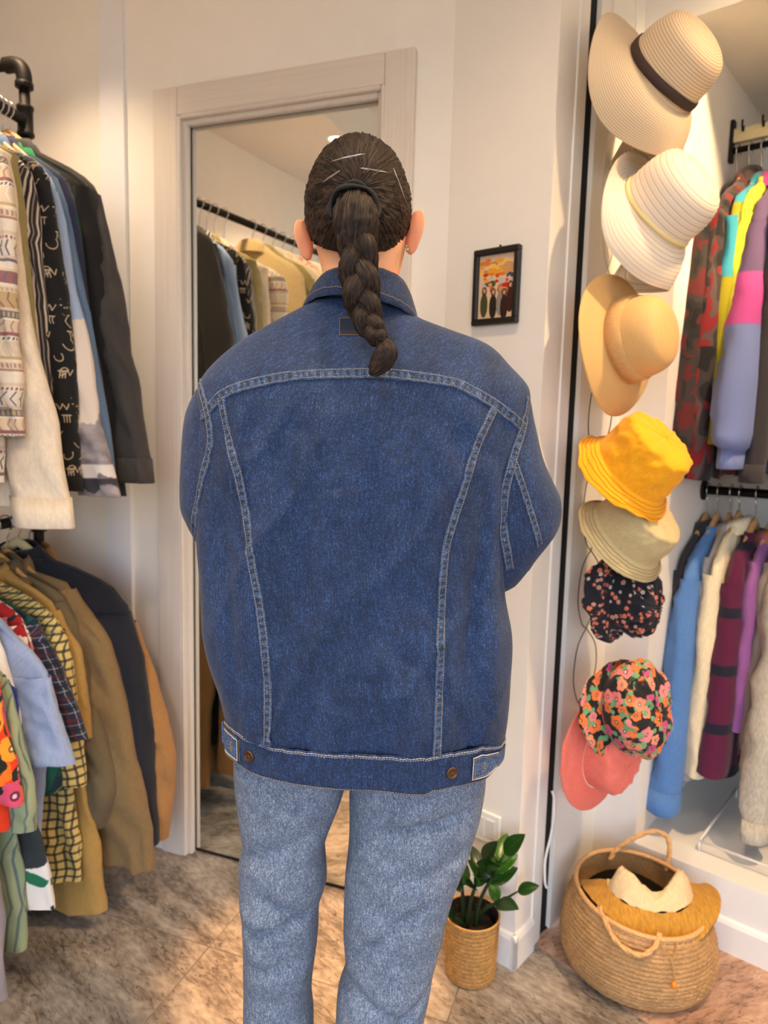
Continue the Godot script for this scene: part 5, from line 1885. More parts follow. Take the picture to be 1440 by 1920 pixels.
func build_left_rack():
	# pipe frame
	var t := thing("pipe_rack", "black iron pipe rack with two clothes rails along the left wall", "clothes rack", "", Vector3(RACK_END.x, 0, RACK_END.z))
	var o := -Vector3(RACK_END.x, 0, RACK_END.z)
	var e := RACK_END
	var out := RW * -0.445
	for y in [2.02, 1.005]:
		var st := mb()
		pipe(st, [e + o + UPV * y, e - RD * 2.4 + o + UPV * y], 0.0135)
		part(st, "rail", mats.dark_metal, t)
	for z in [0.0, 2.4]:
		var c: Vector3 = e - RD * z
		var st := mb()
		pipe(st, [c + o + UPV * 0.0, c + o + UPV * 2.115])
		part(st, "upright", mats.dark_metal, t)
		st = mb()
		pipe(st, [c - RW * 0.05 + o + UPV * 2.157, c + out + o + UPV * 2.157])
		part(st, "wall_arm", mats.dark_metal, t)
		st = mb()
		tube(st, spline([c + o + UPV * 2.105, c + o + UPV * 2.128, c - RW * 0.008 + o + UPV * 2.148, c - RW * 0.026 + o + UPV * 2.157, c - RW * 0.052 + o + UPV * 2.157], 4), 0.0190, 14)
		fitting(st, c + o + UPV * 2.098, c + o + UPV * 2.114, 0.0195)
		part(st, "elbow", mats.dark_metal, t)
		for y in [2.02, 1.005]:
			st = mb()
			fitting(st, c + o + UPV * (y - 0.038), c + o + UPV * (y + 0.038))
			part(st, "tee", mats.dark_metal, t)
		st = mb()
		lathe(st, c + o, [Vector2(0.0, 0.008), Vector2(0.045, 0.008), Vector2(0.045, 0.0)], 20)
		lathe(st, c + o, [Vector2(0.018, 0.024), Vector2(0.020, 0.008)], 20)
		part(st, "floor_flange", mats.dark_metal, t)
	var b := Basis(RW, UPV, -RD)
	for k in 2:
		var list: Array = [UPPER_RACK, LOWER_RACK][k]
		var ry: float = [2.02, 1.005][k]
		for g in list:
			g.group = ["clothes on the upper left rail", "clothes on the lower left rail"][k]
			var r: Vector3 = e + RD * ((g.d - 1.905) / -RD.z)
			garment(g, r, b)
			var o0: Array = g.out
			var top: float = o0[0][1] + (minf(0.09, (o0[0][0] - 0.065) * 0.42) if o0[0][0] > 0.09 else 0.0)
			hanger(r + UPV * ry + b.z * 0.004, b, clampf(ry - top - 0.012, 0.055, 0.16), 0.150, "hanger_pale" if g.cloth == "c_blazer" else "hanger_wood", "hook", "wooden hanger with a steel hook carrying the " + hung(g), ["hangers on the upper left rail", "hangers on the lower left rail"][k])
	# further along the rails, beside and behind the camera: seen in the mirror
	var more := [["c_sand", "sand"], ["c_khaki", "khaki"], ["c_white", "off-white"], ["c_cream", "cream"], ["c_multi_floral", "pale flowered"], ["c_pink", "dusty pink"], ["c_white", "ivory"], ["c_taupe", "taupe"], ["c_rust", "rust"], ["c_amber", "amber"], ["c_marl", "grey marl"], ["c_chambray", "chambray blue"], ["c_woven", "banded beige"], ["c_multi_floral", "small-flowered"], ["c_silver", "silver grey"], ["c_sand", "oatmeal"]]
	for i in more.size():
		var d := 1.365 - 0.062 * i
		var r: Vector3 = e + RD * ((d - 1.905) / -RD.z)
		var w := 0.005 * (i % 4)
		var g := {"kind": "shirt", "label": more[i][1] + " shirt reflected in the mirror, number %s from the beige banded shirt" % ORDINAL[i], "cat": "shirt", "group": "clothes on the upper left rail", "cloth": more[i][0], "hem": 1.12 + 0.02 * (i % 3), "sleeve": 0.12, "sleeve_end": 0.09, "seed": 40 + i, "rows": 18,
			"out": [[0.07, 1.925], [0.19 + w, 1.868], [0.235 + w, 1.822], [0.262 + w, 1.70], [0.285 + w, 1.50], [0.305 + w, 1.22 - 0.03 * (i % 3)]]}
		garment(g, r, b)
		hanger(r + UPV * 2.02 + b.z * 0.004, b, 0.083, 0.150, "hanger_wood", "hook", "wooden hanger with a steel hook carrying the " + more[i][1] + " shirt", "hangers on the upper left rail")
	var low := [["c_brown", "brown"], ["c_denim", "blue denim"], ["c_mustard", "ochre"], ["c_olive", "olive"], ["c_navy", "navy"], ["c_camel", "fawn"]]
	for i in low.size():
		var d := 1.28 - 0.08 * i
		var r: Vector3 = e + RD * ((d - 1.905) / -RD.z)
		var g := {"kind": "jacket", "label": low[i][1] + " jacket on the lower rack beside the camera, number %s of six" % ORDINAL[i], "cat": "jacket", "group": "clothes on the lower left rail", "cloth": low[i][0], "hem": 0.14, "sleeve": 0.13, "sleeve_end": 0.10, "seed": 60 + i, "rows": 18, "thick": 0.03,
			"out": [[0.07, 0.915], [0.19, 0.86], [0.235, 0.81], [0.27, 0.66], [0.295, 0.45], [0.31, 0.27]]}
		garment(g, r, b)
		hanger(r + UPV * 1.005 + b.z * 0.004, b, 0.08, 0.150, "hanger_wood", "hook", "wooden hanger with a steel hook carrying the lower %s jacket" % low[i][1], "hangers on the lower left rail")

const ORDINAL := ["one", "two", "three", "four", "five", "six", "seven", "eight", "nine", "ten", "eleven", "twelve", "thirteen", "fourteen", "fifteen", "sixteen"]

func hung(g: Dictionary) -> String:
	# the first words of a garment's label
	var w: PackedStringArray = g.label.split(" ")
	return " ".join(w.slice(0, mini(5, w.size()))).trim_suffix(",")

# ---------------------------------------------------------------- closet on the right
func build_closet():
	var inn := CLOSET + CD * 0.363
	var b := Basis(-CD, UPV, -CW)
	b = Basis(-CD, UPV, (-CD).cross(UPV))
	# upper: pale batten with a dark rod and hooks; lower: rod
	var t := thing("closet_rail", "pale wooden batten with a dark rod across the top of the closet", "clothes rail", "", inn + UPV * 2.075)
	var st := mb()
	box(st, CW * 0.575 + UPV * 0.012, CW * 0.573, UPV * 0.018, CD * 0.010, 0.002)
	part(st, "batten", mats.hanger_pale, t)
	st = mb()
	tube(st, [CW * 0.002 - UPV * 0.025, CW * 1.148 - UPV * 0.025], 0.008, 10)
	part(st, "rod", mats.dark_metal, t)
	for i in 9:
		st = mb()
		var c := CW * (0.035 + 0.05 * i) + UPV * 0.03
		tube(st, spline([c + UPV * 0.012 - CD * 0.026, c + UPV * 0.0 - CD * 0.026, c - UPV * 0.012 - CD * 0.014, c + UPV * 0.002 - CD * 0.006], 4), 0.0028, 6)
		part(st, "peg", mats.dark_metal, t)
	st = mb()
	box(st, CW * 0.006 + UPV * 0.0, CW * 0.005, UPV * 0.055, CD * 0.012, 0.002)
	part(st, "bracket", mats.dark_metal, t)
	t = thing("closet_rod", "dark clothes rod across the middle of the closet", "clothes rail", "", inn + UPV * 1.115)
	st = mb()
	tube(st, [CW * 0.001, CW * 1.149], 0.0125, 12)
	part(st, "rod", mats.dark_metal, t)
	for s in [0.004, 1.146]:
		st = mb()
		lathe(st, CW * s, [Vector2(0.03, -0.003), Vector2(0.03, 0.003), Vector2(0.014, 0.004)], 16, Basis(CD, CW, UPV))
		part(st, "flange", mats.dark_metal, t)
	for k in 2:
		for g in [CLOSET_UPPER, CLOSET_LOWER][k]:
			g.group = ["clothes on the upper closet rail", "clothes on the lower closet rail"][k]
			var ry: float = [2.045, 1.115][k]
			var r: Vector3 = inn + CW * g.s
			var turned := b.rotated(UPV, g.get("turn", 0.0))
			garment(g, r, turned)
			hanger(r + UPV * ry, turned, clampf(ry - g.out[0][1] - 0.012, 0.06, 0.16), 0.150, g.get("hanger", "hanger_wood"), g.get("hook", "hook"), g.get("hanger_label", "hanger in the closet carrying the ") + hung(g), ["hangers in the closet", "hangers in the closet"][k])

	# the rails run on to the right, outside the picture
	var rest := [["c_navy", "navy"], ["c_charcoal", "charcoal"], ["c_brown", "brown"], ["c_black", "jet black"], ["c_olive", "olive green"], ["c_taupe", "taupe"]]
	for k in 2:
		for i in rest.size():
			var ny: float = [1.92, 1.0][k]
			var g := {"kind": "jacket", "label": rest[i][1] + " jacket on the %s closet rail, number %s past the picture edge" % [["upper", "lower"][k], ORDINAL[i]], "cat": "jacket", "group": ["clothes on the upper closet rail", "clothes on the lower closet rail"][k], "cloth": rest[i][0], "hem": ny - 0.64, "sleeve": 0.12, "sleeve_end": 0.10, "thick": 0.034, "seed": 80 + i + k * 9, "rows": 16, "out": [[0.07, ny], [0.18, ny - 0.05], [0.22, ny - 0.11], [0.245, ny - 0.32], [0.265, ny - 0.62]]}
			var r: Vector3 = inn + CW * ([0.41, 0.47][k] + 0.105 * i)
			garment(g, r, b)
			hanger(r + UPV * [2.045, 1.115][k], b, [0.113, 0.103][k], 0.150, "hanger_wood", "hook", "wooden hanger carrying the %s %s jacket past the picture edge" % [["upper", "lower"][k], rest[i][1]], "hangers in the closet")

var CLOSET_UPPER := [
	{"s": 0.024, "kind": "jacket", "label": "dark camouflage jacket against the closet side wall", "cat": "jacket", "cloth": "c_camo_dark", "hem": 1.20, "out": [[0.07, 1.925], [0.20, 1.86], [0.245, 1.80], [0.275, 1.62], [0.30, 1.40], [0.315, 1.22]], "sleeve": 0.13, "sleeve_end": 0.10, "thick": 0.030, "seed": 5},
	{"s": 0.055, "kind": "jacket", "label": "brown camouflage jacket with red patches and red hood lining", "cat": "jacket", "cloth": "c_camo_red", "hem": 1.16, "out": [[0.07, 1.955], [0.19, 1.885], [0.235, 1.83], [0.265, 1.62], [0.285, 1.40], [0.295, 1.16]], "sleeve": 0.13, "sleeve_end": 0.10, "thick": 0.030, "seed": 6, "collar_cloth": "c_camo_red"},
	{"s": 0.085, "kind": "track_jacket", "label": "teal and chartreuse sports jacket beside the yellow one", "cat": "jacket", "cloth": "c_track", "hem": 1.25, "out": [[0.07, 1.935], [0.19, 1.875], [0.23, 1.82], [0.25, 1.62], [0.262, 1.40], [0.27, 1.25]], "sleeve": 0.12, "sleeve_end": 0.09, "thick": 0.022, "seed": 7},
	{"s": 0.105, "kind": "track_jacket", "label": "bright yellow sports jacket in the closet", "cat": "jacket", "cloth": "c_lime", "collar_cloth": "c_magenta", "hem": 1.30, "out": [[0.07, 1.935], [0.16, 1.89], [0.215, 1.83], [0.24, 1.62], [0.255, 1.40]], "sleeve": 0.11, "sleeve_end": 0.09, "thick": 0.022, "seed": 8, "hook": "hook_white"},
	{"s": 0.135, "kind": "windbreaker", "label": "purple, magenta and steel blue windbreaker with bloused cuffs", "cat": "jacket", "cloth": "c_purple", "sleeve_cloth": "c_wind", "cuff_cloth": "c_steel_blue", "hem": 1.22, "out": [[0.07, 1.92], [0.17, 1.86], [0.21, 1.80], [0.26, 1.60], [0.32, 1.40], [0.345, 1.25]], "sleeve": 0.17, "sleeve_end": 0.21, "thick": 0.034, "puff": 1.5, "gather": 1, "cuff": 0.045, "seed": 9},
	{"s": 0.185, "kind": "jacket", "label": "dark grey jacket beside the steel blue windbreaker", "cat": "jacket", "cloth": "c_dark", "hem": 1.18, "out": [[0.07, 1.92], [0.17, 1.86], [0.21, 1.80], [0.24, 1.60], [0.255, 1.40], [0.27, 1.20]], "sleeve": 0.11, "sleeve_end": 0.08, "thick": 0.024, "seed": 10, "cuff": 0.04},
	{"s": 0.215, "kind": "jacket", "label": "royal blue jacket mostly hidden among the closet jackets", "cat": "jacket", "cloth": "c_royal", "hem": 1.14, "out": [[0.07, 1.92], [0.16, 1.87], [0.19, 1.82], [0.20, 1.60], [0.21, 1.40], [0.22, 1.20]], "sleeve": 0.10, "sleeve_end": 0.08, "thick": 0.02, "seed": 11},
	{"s": 0.250, "kind": "jacket", "label": "pale mint green jacket at the right picture edge", "cat": "jacket", "cloth": "c_mint", "hem": 1.34, "out": [[0.07, 1.92], [0.18, 1.87], [0.22, 1.81], [0.245, 1.60], [0.255, 1.40]], "sleeve": 0.12, "sleeve_end": 0.10, "thick": 0.028, "seed": 12},
	{"s": 0.330, "kind": "jacket", "label": "black jacket past the mint green one", "cat": "jacket", "cloth": "c_black", "hem": 1.2, "out": [[0.07, 1.92], [0.18, 1.87], [0.22, 1.81], [0.245, 1.60], [0.26, 1.25]], "sleeve": 0.12, "sleeve_end": 0.10, "thick": 0.03, "seed": 13}]
var CLOSET_LOWER := [
	{"s": 0.016, "kind": "trousers_hanging", "label": "dark garment against the closet side wall behind the blue sweatshirt", "cat": "clothing", "cloth": "c_dark", "hem": 0.45, "out": [[0.07, 1.00], [0.18, 0.95], [0.21, 0.91], [0.22, 0.7], [0.225, 0.5]], "sleeve": 0.10, "sleeve_end": 0.08, "thick": 0.018, "seed": 30},
	{"s": 0.045, "kind": "sweatshirt", "label": "sky blue sweatshirt hanging in the closet", "cat": "sweatshirt", "cloth": "c_sky", "hem": 0.44, "out": [[0.07, 1.005], [0.19, 0.945], [0.235, 0.89], [0.265, 0.70], [0.29, 0.48], [0.30, 0.31]], "sleeve": 0.15, "sleeve_end": 0.10, "thick": 0.032, "cuff": 0.06, "seed": 31, "collar": false},
	{"s": 0.078, "kind": "sweatshirt", "label": "silver grey sweatshirt beside the sky blue one", "cat": "sweatshirt", "cloth": "c_silver", "hem": 0.42, "out": [[0.07, 1.005], [0.17, 0.95], [0.20, 0.90], [0.225, 0.70], [0.235, 0.48], [0.24, 0.34]], "sleeve": 0.12, "sleeve_end": 0.08, "thick": 0.018, "seed": 32},
	{"s": 0.102, "kind": "cardigan", "label": "cream cardigan between the grey and the plum top", "cat": "cardigan", "cloth": "c_cream", "hem": 0.40, "out": [[0.07, 1.015], [0.17, 0.965], [0.21, 0.91], [0.24, 0.70], [0.25, 0.48], [0.255, 0.36]], "sleeve": 0.12, "sleeve_end": 0.08, "thick": 0.024, "seed": 33},
	{"s": 0.145, "kind": "rugby_shirt", "label": "plum rugby shirt with narrow navy hoops", "cat": "shirt", "cloth": "c_rugby", "hem": 0.36, "out": [[0.07, 1.00], [0.17, 0.945], [0.205, 0.89], [0.235, 0.70], [0.26, 0.50], [0.27, 0.38]], "sleeve": 0.14, "sleeve_end": 0.12, "thick": 0.034, "seed": 34, "collar": false},
	{"s": 0.185, "kind": "jacket", "label": "lilac jacket with an orange collar in the closet", "cat": "jacket", "cloth": "c_lilac", "collar_cloth": "c_rust", "hem": 0.42, "out": [[0.07, 0.995], [0.15, 0.95], [0.18, 0.90], [0.20, 0.70], [0.21, 0.50]], "sleeve": 0.12, "sleeve_end": 0.09, "thick": 0.024, "seed": 35},
	{"s": 0.220, "kind": "jumper", "label": "taupe jumper behind the grey marl sweatshirt", "cat": "jumper", "cloth": "c_taupe", "hem": 0.40, "out": [[0.07, 0.99], [0.14, 0.95], [0.17, 0.90], [0.19, 0.70], [0.21, 0.45]], "sleeve": 0.12, "sleeve_end": 0.09, "thick": 0.024, "seed": 36},
	{"s": 0.262, "kind": "sweatshirt", "label": "grey marl sweatshirt with a long sleeve hanging low", "cat": "sweatshirt", "cloth": "c_marl", "hem": 0.40, "out": [[0.07, 1.00], [0.17, 0.95], [0.205, 0.89], [0.235, 0.70], [0.27, 0.50], [0.275, 0.30]], "sleeve": 0.13, "sleeve_end": 0.10, "thick": 0.032, "cuff": 0.05, "seed": 37, "collar": false},
	{"s": 0.325, "kind": "sweatshirt", "label": "pale grey sweatshirt at the right picture edge", "cat": "sweatshirt", "cloth": "c_silver", "hem": 0.42, "out": [[0.07, 1.00], [0.17, 0.95], [0.205, 0.89], [0.225, 0.70], [0.235, 0.50]], "sleeve": 0.13, "sleeve_end": 0.10, "thick": 0.03, "seed": 38},
	{"s": 0.390, "kind": "jumper", "label": "black jumper past the pale grey sweatshirt", "cat": "jumper", "cloth": "c_black", "hem": 0.42, "out": [[0.07, 1.00], [0.17, 0.95], [0.205, 0.89], [0.225, 0.70], [0.235, 0.50]], "sleeve": 0.13, "sleeve_end": 0.10, "thick": 0.03, "seed": 39}]

# ---------------------------------------------------------------- hats on the string beside the closet
func hat_materials():
	cloth("straw_natural", bands(32, [[0, Color(0.86, 0.76, 0.62)], [0.35, Color(0.90, 0.82, 0.69)], [0.74, Color(0.74, 0.63, 0.48)]], false), 0.0056, 0.7)
	cloth("straw_white", bands(32, [[0, Color(0.93, 0.87, 0.78)], [0.6, Color(0.95, 0.90, 0.82)], [0.85, Color(0.80, 0.72, 0.62)]], false), 0.012, 0.75)
	cloth("straw_tan", bands(32, [[0, Color(0.86, 0.69, 0.43)], [0.6, Color(0.88, 0.72, 0.46)], [0.82, Color(0.74, 0.56, 0.33)]], false), 0.0045, 0.7)
	mat("ribbon_brown", Color(0.24, 0.165, 0.14), 0.7)
	mat("ribbon_yellow", Color(0.93, 0.85, 0.60), 0.7)
	cloth("ribbon_tan", plain(601, Color(0.80, 0.63, 0.40), 0.05), 0.1)
	cloth("hat_yellow", plain(604, Color(0.96, 0.66, 0.04), 0.05), 0.12)
	cloth("hat_beige", plain(607, Color(0.77, 0.69, 0.50), 0.05), 0.12)
	cloth("hat_coral", plain(610, Color(0.93, 0.47, 0.40), 0.04), 0.12)
	cloth("hat_navy_floral", floral(71, 256, Color(0.055, 0.06, 0.11), [Color(0.86, 0.45, 0.33), Color(0.86, 0.45, 0.33), Color(0.80, 0.74, 0.66), Color(0.78, 0.55, 0.48)], Color(0.12, 0.16, 0.14), 42, 7, 12), 0.11)
	cloth("hat_pink_floral", floral(77, 256, Color(0.07, 0.06, 0.07), [Color(0.91, 0.46, 0.22), Color(0.90, 0.50, 0.50), Color(0.82, 0.28, 0.48), Color(0.90, 0.55, 0.42)], Color(0.42, 0.62, 0.42), 26, 16, 26), 0.15)
	for q in ["hat_navy_floral", "hat_pink_floral"]:
		mats[q].uv1_triplanar = true
		mats[q].uv1_triplanar_sharpness = 10.0
		mats[q].uv1_scale = Vector3.ONE / (0.12 if q == "hat_navy_floral" else 0.17)
	mat("string_white", Color(0.86, 0.83, 0.78), 0.6)
	mat("string_dark", Color(0.13, 0.12, 0.12), 0.6)
	mat("paper_tag", Color(0.93, 0.90, 0.88), 0.6)
	mat("thread_yellow", Color(0.85, 0.56, 0.03), 0.8)
	mat("thread_beige", Color(0.62, 0.54, 0.38), 0.8)

func axes(up: Vector3, ahead: Vector3) -> Basis:
	var y := up.normalized()
	var x := (ahead - y * ahead.dot(y)).normalized()
	return Basis(x, y, x.cross(y))

func hat(h: Dictionary, at: Vector3, b: Basis) -> Node3D:
	# crown profile [radius, height] from the headband up; brim from r0 to r1; +x of the basis is the side that "ahead" names
	var t := thing(h.kind, h.label, "hat", "hats hanging beside the closet", at, b)
	var n := noise(h.seed + 800, 1.0, 2)
	var k := 72
	var r0: float = h.r0
	var r1: float = h.r1
	var dent: float = h.get("dent", 0.0)
	var soft: float = h.get("soft", 0.0)
	var oval: float = h.get("oval", 0.9)
	var rows := []
	var prof := spline(h.crown.map(func(q): return Vector3(q[0], q[1], 0)), 7)
	var i0 := 0
	for q in prof:
		var row := PackedVector3Array()
		var rib: float = h.get("rib", 0.0) * (1.0 if i0 % 2 == 0 else -1.0)
		for i in k + 1:
			var a := TAU * (i % k) / k
			var d := dent * exp(-pow(a - PI * 0.75, 2) * 6.0) * smoothstep(0.3, 1.0, q.y / h.crown[-1][1])
			var w := soft * (n.get_noise_3d(cos(a) * 1.6, sin(a) * 1.6, q.y * 16.0) + 0.6 * n.get_noise_3d(cos(a) * 4.0, sin(a) * 4.0, q.y * 30.0)) * smoothstep(0.0, 0.04, q.y)
			var r: float = maxf(0.0003, q.x + rib * 0.5) * (1.0 - d) + w * clampf(q.x / 0.03, 0, 1)
			var y: float = q.y + rib * 0.5 - d * 0.03 + w * 0.7
			row.append(Vector3(r * cos(a), y, r * oval * sin(a)))
		rows.append(row)
		i0 += 1
	var st := mb()
	grid(st, rows)
	part(st, "crown", mats[h.cloth], t)
	# brim
	rows = []
	var nb: int = h.get("turns", 26)
	for j in nb + 1:
		var f := j / float(nb)
		var row := PackedVector3Array()
		for i in k + 1:
			var a := TAU * (i % k) / k
			row.append(brim_point(h, n, f, a, r0, r1, oval, j))
		rows.append(row)
	# edge roll
	var er := PackedVector3Array()
	for v in rows[-1]:
		er.append(v + Vector3(0, -0.0025, 0))
	rows.append(er)
	st = mb()
	grid(st, rows)
	var br := part(st, "brim", mats[h.get("brim_cloth", h.cloth)], t)
	if h.has("band"):
		st = mb()
		var wd: float = h.band_width
		var rr := []
		for q in [[-0.001, 0.0], [0.0025, 0.001], [0.0035, wd * 0.5], [0.0025, wd], [-0.001, wd + 0.001]]:
			var row := PackedVector3Array()
			for i in k + 1:
				var a := TAU * (i % k) / k
				var r: float = r0 + q[0] + (h.crown[1][0] - h.crown[0][0]) * q[1] / maxf(0.001, h.crown[1][1]) + 0.0012
				row.append(Vector3(r * cos(a), q[1] + 0.004 * sin(a * 2.0 + 1.0) + 0.004, r * oval * sin(a)))
			rr.append(row)
		grid(st, rr)
		part(st, "hat_band", mats[h.band], t)
	if h.has("knot"):
		st = mb()
		var a: float = h.knot
		var c := Vector3((r0 + 0.006) * cos(a), 0.014, (r0 + 0.006) * oval * sin(a))
		var o := Vector3(cos(a), 0, sin(a))
		tube(st, spline([c - UPV * 0.006, c + o * 0.008, c + UPV * 0.010], 4), [0.004, 0.006, 0.0075, 0.008, 0.0085, 0.008, 0.0075, 0.006, 0.004], 10)
		tube(st, spline([c, c + o * 0.03 + UPV * 0.004, c + o * 0.05 - UPV * 0.002], 3), [0.002, 0.005, 0.006, 0.006, 0.005, 0.003, 0.001], 8, true, 0.4)
		part(st, "bow", mats[h.band], t)
	if h.has("rows"):
		# rows of stitching round the brim of a cloth hat
		for q in h.rows:
			st = mb()
			var path := []
			for i in 97:
				path.append(brim_point(h, n, q, TAU * i / 96.0, r0, r1, oval, 0) + Vector3(0, 0.0014, 0))
			tube(st, path, 0.0007, 4, false)
			part(st, "stitch_row", mats[h.thread], br)
	return t

func brim_point(h: Dictionary, n: FastNoiseLite, f: float, a: float, r0: float, r1: float, oval: float, j: int) -> Vector3:
	var rib: float = h.get("rib", 0.0) * (0.5 if j % 2 == 0 else -0.5)
	var r := lerpf(r0, r1, f)
	var y: float = -h.slope * (r1 - r0) * f * (1.0 + 0.3 * f)
	y += h.get("wave", 0.0) * f * f * sin(a * h.get("waves", 3.0) + h.get("phase", 0.0))
	var roll: float = h.get("droop", 0.0) * f * f * pow(maxf(0.0, cos(a - h.get("droop_at", 0.0))), 2.5)
	y -= roll
	r -= roll * 0.45
	var fall: float = h.get("fall", 0.0) * f * f * pow(maxf(0.0, cos(a - h.get("fall_at", 0.0))), 1.5)
	y -= fall
	r -= fall * 0.35
	var up: float = h.get("lift", 0.0) * f * f * pow(maxf(0.0, cos(a - h.get("lift_at", 0.0))), 1.5)
	y += up
	r -= up * 0.6
	r *= 1.0 + h.get("peak", 0.0) * f * pow(maxf(0.0, cos(a - h.get("peak_at", 0.0))), 6.0)
	y += h.get("soft", 0.0) * 1.2 * n.get_noise_3d(cos(a) * 2.2 + 9.0, sin(a) * 2.2, f * 2.0) * f
	return Vector3(r * cos(a), y + rib, r * (oval + (1.0 - oval) * f) * sin(a))

func build_hats():
	hat_materials()
	var down := Vector3(0, -1, 0)
	hat({"kind": "straw_hat", "label": "natural straw sun hat with a dark brown ribbon, topmost of the hats", "seed": 1, "cloth": "straw_natural", "crown": [[0.092, 0.0], [0.091, 0.03], [0.088, 0.06], [0.078, 0.088], [0.055, 0.102], [0.025, 0.108], [0.0004, 0.109]], "r0": 0.092, "r1": 0.172, "slope": 0.06, "rib": 0.0002, "turns": 40, "fall": 0.085, "fall_at": 0.8, "droop": 0.21, "droop_at": -1.45, "lift": 0.0, "wave": 0.008, "waves": 3.0, "dent": 0.10, "band": "ribbon_brown", "band_width": 0.018, "knot": 3.7},
		Vector3(0.548, 2.000, -1.560), axes(Vector3(0.50, 0.50, 0.70), down))
	hat({"kind": "straw_hat", "label": "white crocheted straw hat with a thin yellow ribbon, second from the top", "seed": 2, "cloth": "straw_white", "crown": [[0.092, 0.0], [0.092, 0.035], [0.089, 0.07], [0.076, 0.098], [0.050, 0.110], [0.02, 0.114], [0.0004, 0.114]], "r0": 0.092, "r1": 0.166, "slope": 0.12, "rib": 0.0012, "turns": 16, "fall": 0.06, "fall_at": 0.7, "droop": 0.19, "droop_at": -1.4, "lift": 0.05, "lift_at": 2.7, "wave": 0.010, "waves": 2.0, "dent": 0.06, "band": "ribbon_yellow", "band_width": 0.008},
		Vector3(0.556, 1.732, -1.560), axes(Vector3(0.50, 0.52, 0.68), down))
	hat({"kind": "straw_hat", "label": "tan straw hat with a wide flat brim, third from the top", "seed": 3, "cloth": "straw_tan", "crown": [[0.088, 0.0], [0.086, 0.04], [0.080, 0.07], [0.066, 0.092], [0.042, 0.102], [0.018, 0.105], [0.0004, 0.105]], "r0": 0.088, "r1": 0.148, "slope": 0.18, "rib": 0.0005, "turns": 28, "droop": 0.02, "droop_at": 0.3, "lift": 0.0, "wave": 0.004, "waves": 2.0, "peak": 0.14, "peak_at": 0.1, "band": "ribbon_tan", "band_width": 0.034},
		Vector3(0.512, 1.470, -1.575), axes(Vector3(0.66, 0.14, 0.74), down))
	hat({"kind": "bucket_hat", "label": "bright yellow cotton bucket hat under the tan straw hat", "seed": 4, "cloth": "hat_yellow", "crown": [[0.092, 0.0], [0.090, 0.04], [0.086, 0.075], [0.080, 0.092], [0.060, 0.099], [0.03, 0.101], [0.0004, 0.101]], "r0": 0.092, "r1": 0.122, "slope": 0.75, "turns": 12, "soft": 0.007, "wave": 0.004, "rows": [0.25, 0.45, 0.65, 0.85], "thread": "thread_yellow"},
		Vector3(0.533, 1.195, -1.535), axes(Vector3(0.46, 0.70, 0.55), down))
	hat({"kind": "bucket_hat", "label": "beige bucket hat half covered by the yellow one", "seed": 5, "cloth": "hat_beige", "crown": [[0.090, 0.0], [0.088, 0.035], [0.084, 0.065], [0.080, 0.078], [0.060, 0.084], [0.03, 0.086], [0.0004, 0.086]], "r0": 0.090, "r1": 0.114, "slope": 0.8, "turns": 12, "soft": 0.004, "rows": [0.3, 0.5, 0.7, 0.88], "thread": "thread_beige"},
		Vector3(0.545, 1.050, -1.570), axes(Vector3(0.46, 0.70, 0.55), down))
	hat({"kind": "bucket_hat", "label": "crumpled navy bucket hat with tiny coral flowers", "seed": 6, "cloth": "hat_navy_floral", "crown": [[0.078, 0.0], [0.076, 0.03], [0.070, 0.06], [0.056, 0.078], [0.035, 0.085], [0.0004, 0.088]], "r0": 0.078, "r1": 0.108, "slope": 0.3, "turns": 12, "soft": 0.016, "oval": 0.72, "droop": 0.04, "droop_at": 2.0},
		Vector3(0.553, 0.893, -1.610), axes(Vector3(0.72, -0.05, 0.69), down))
	hat({"kind": "bucket_hat", "label": "puffy cap with a bold pink and orange flower print", "seed": 7, "cloth": "hat_pink_floral", "crown": [[0.078, 0.0], [0.096, 0.02], [0.104, 0.05], [0.096, 0.080], [0.062, 0.098], [0.0004, 0.102]], "r0": 0.078, "r1": 0.122, "slope": 0.25, "turns": 12, "soft": 0.010, "oval": 0.82, "lift": 0.03, "lift_at": 3.4},
		Vector3(0.545, 0.655, -1.560), axes(Vector3(0.62, 0.16, 0.76), down))
	hat({"kind": "sun_hat", "label": "coral pink sun hat, lowest on the string", "seed": 8, "cloth": "hat_coral", "crown": [[0.084, 0.0], [0.083, 0.03], [0.077, 0.055], [0.060, 0.068], [0.03, 0.074], [0.0004, 0.075]], "r0": 0.086, "r1": 0.142, "slope": 0.12, "turns": 14, "soft": 0.005, "oval": 0.88, "wave": 0.006, "waves": 2.0},
		Vector3(0.530, 0.522, -1.600), axes(Vector3(0.62, -0.02, 0.78), down))
	# the string they hang from: pale wire loops above, dark cord below
	var f := PANEL + CW * 0.006
	var t := thing("hat_string", "thin wire and cord with loops holding the hats on the white panel", "string", "", f + CD * 0.10 + UPV * 0.42)
	var o := -(f + CD * 0.10 + UPV * 0.42)
	var loops := [[2.35, 2.02, "string_white"], [2.02, 1.66, "string_white"], [1.66, 1.42, "string_white"], [1.42, 1.20, "string_dark"], [1.20, 0.98, "string_dark"], [0.98, 0.78, "string_dark"], [0.78, 0.58, "string_dark"]]
	for q in loops:
		var st := mb()
		var a: Vector3 = f + CD * 0.10 + UPV * q[0] + o
		var b: Vector3 = f + CD * 0.10 + UPV * q[1] + o
		tube(st, spline([a, a.lerp(b, 0.2) - CD * 0.045, a.lerp(b, 0.6) - CD * 0.058, a.lerp(b, 0.9) - CD * 0.030, b], 6), 0.0014, 6)
		part(st, "loop", mats[q[2]], t)
		st = mb()
		tube(st, spline([a, a.lerp(b, 0.25) + CD * 0.040 + CW * 0.01, a.lerp(b, 0.6) + CD * 0.048 + CW * 0.01, a.lerp(b, 0.9) + CD * 0.020, b], 6), 0.0014, 6)
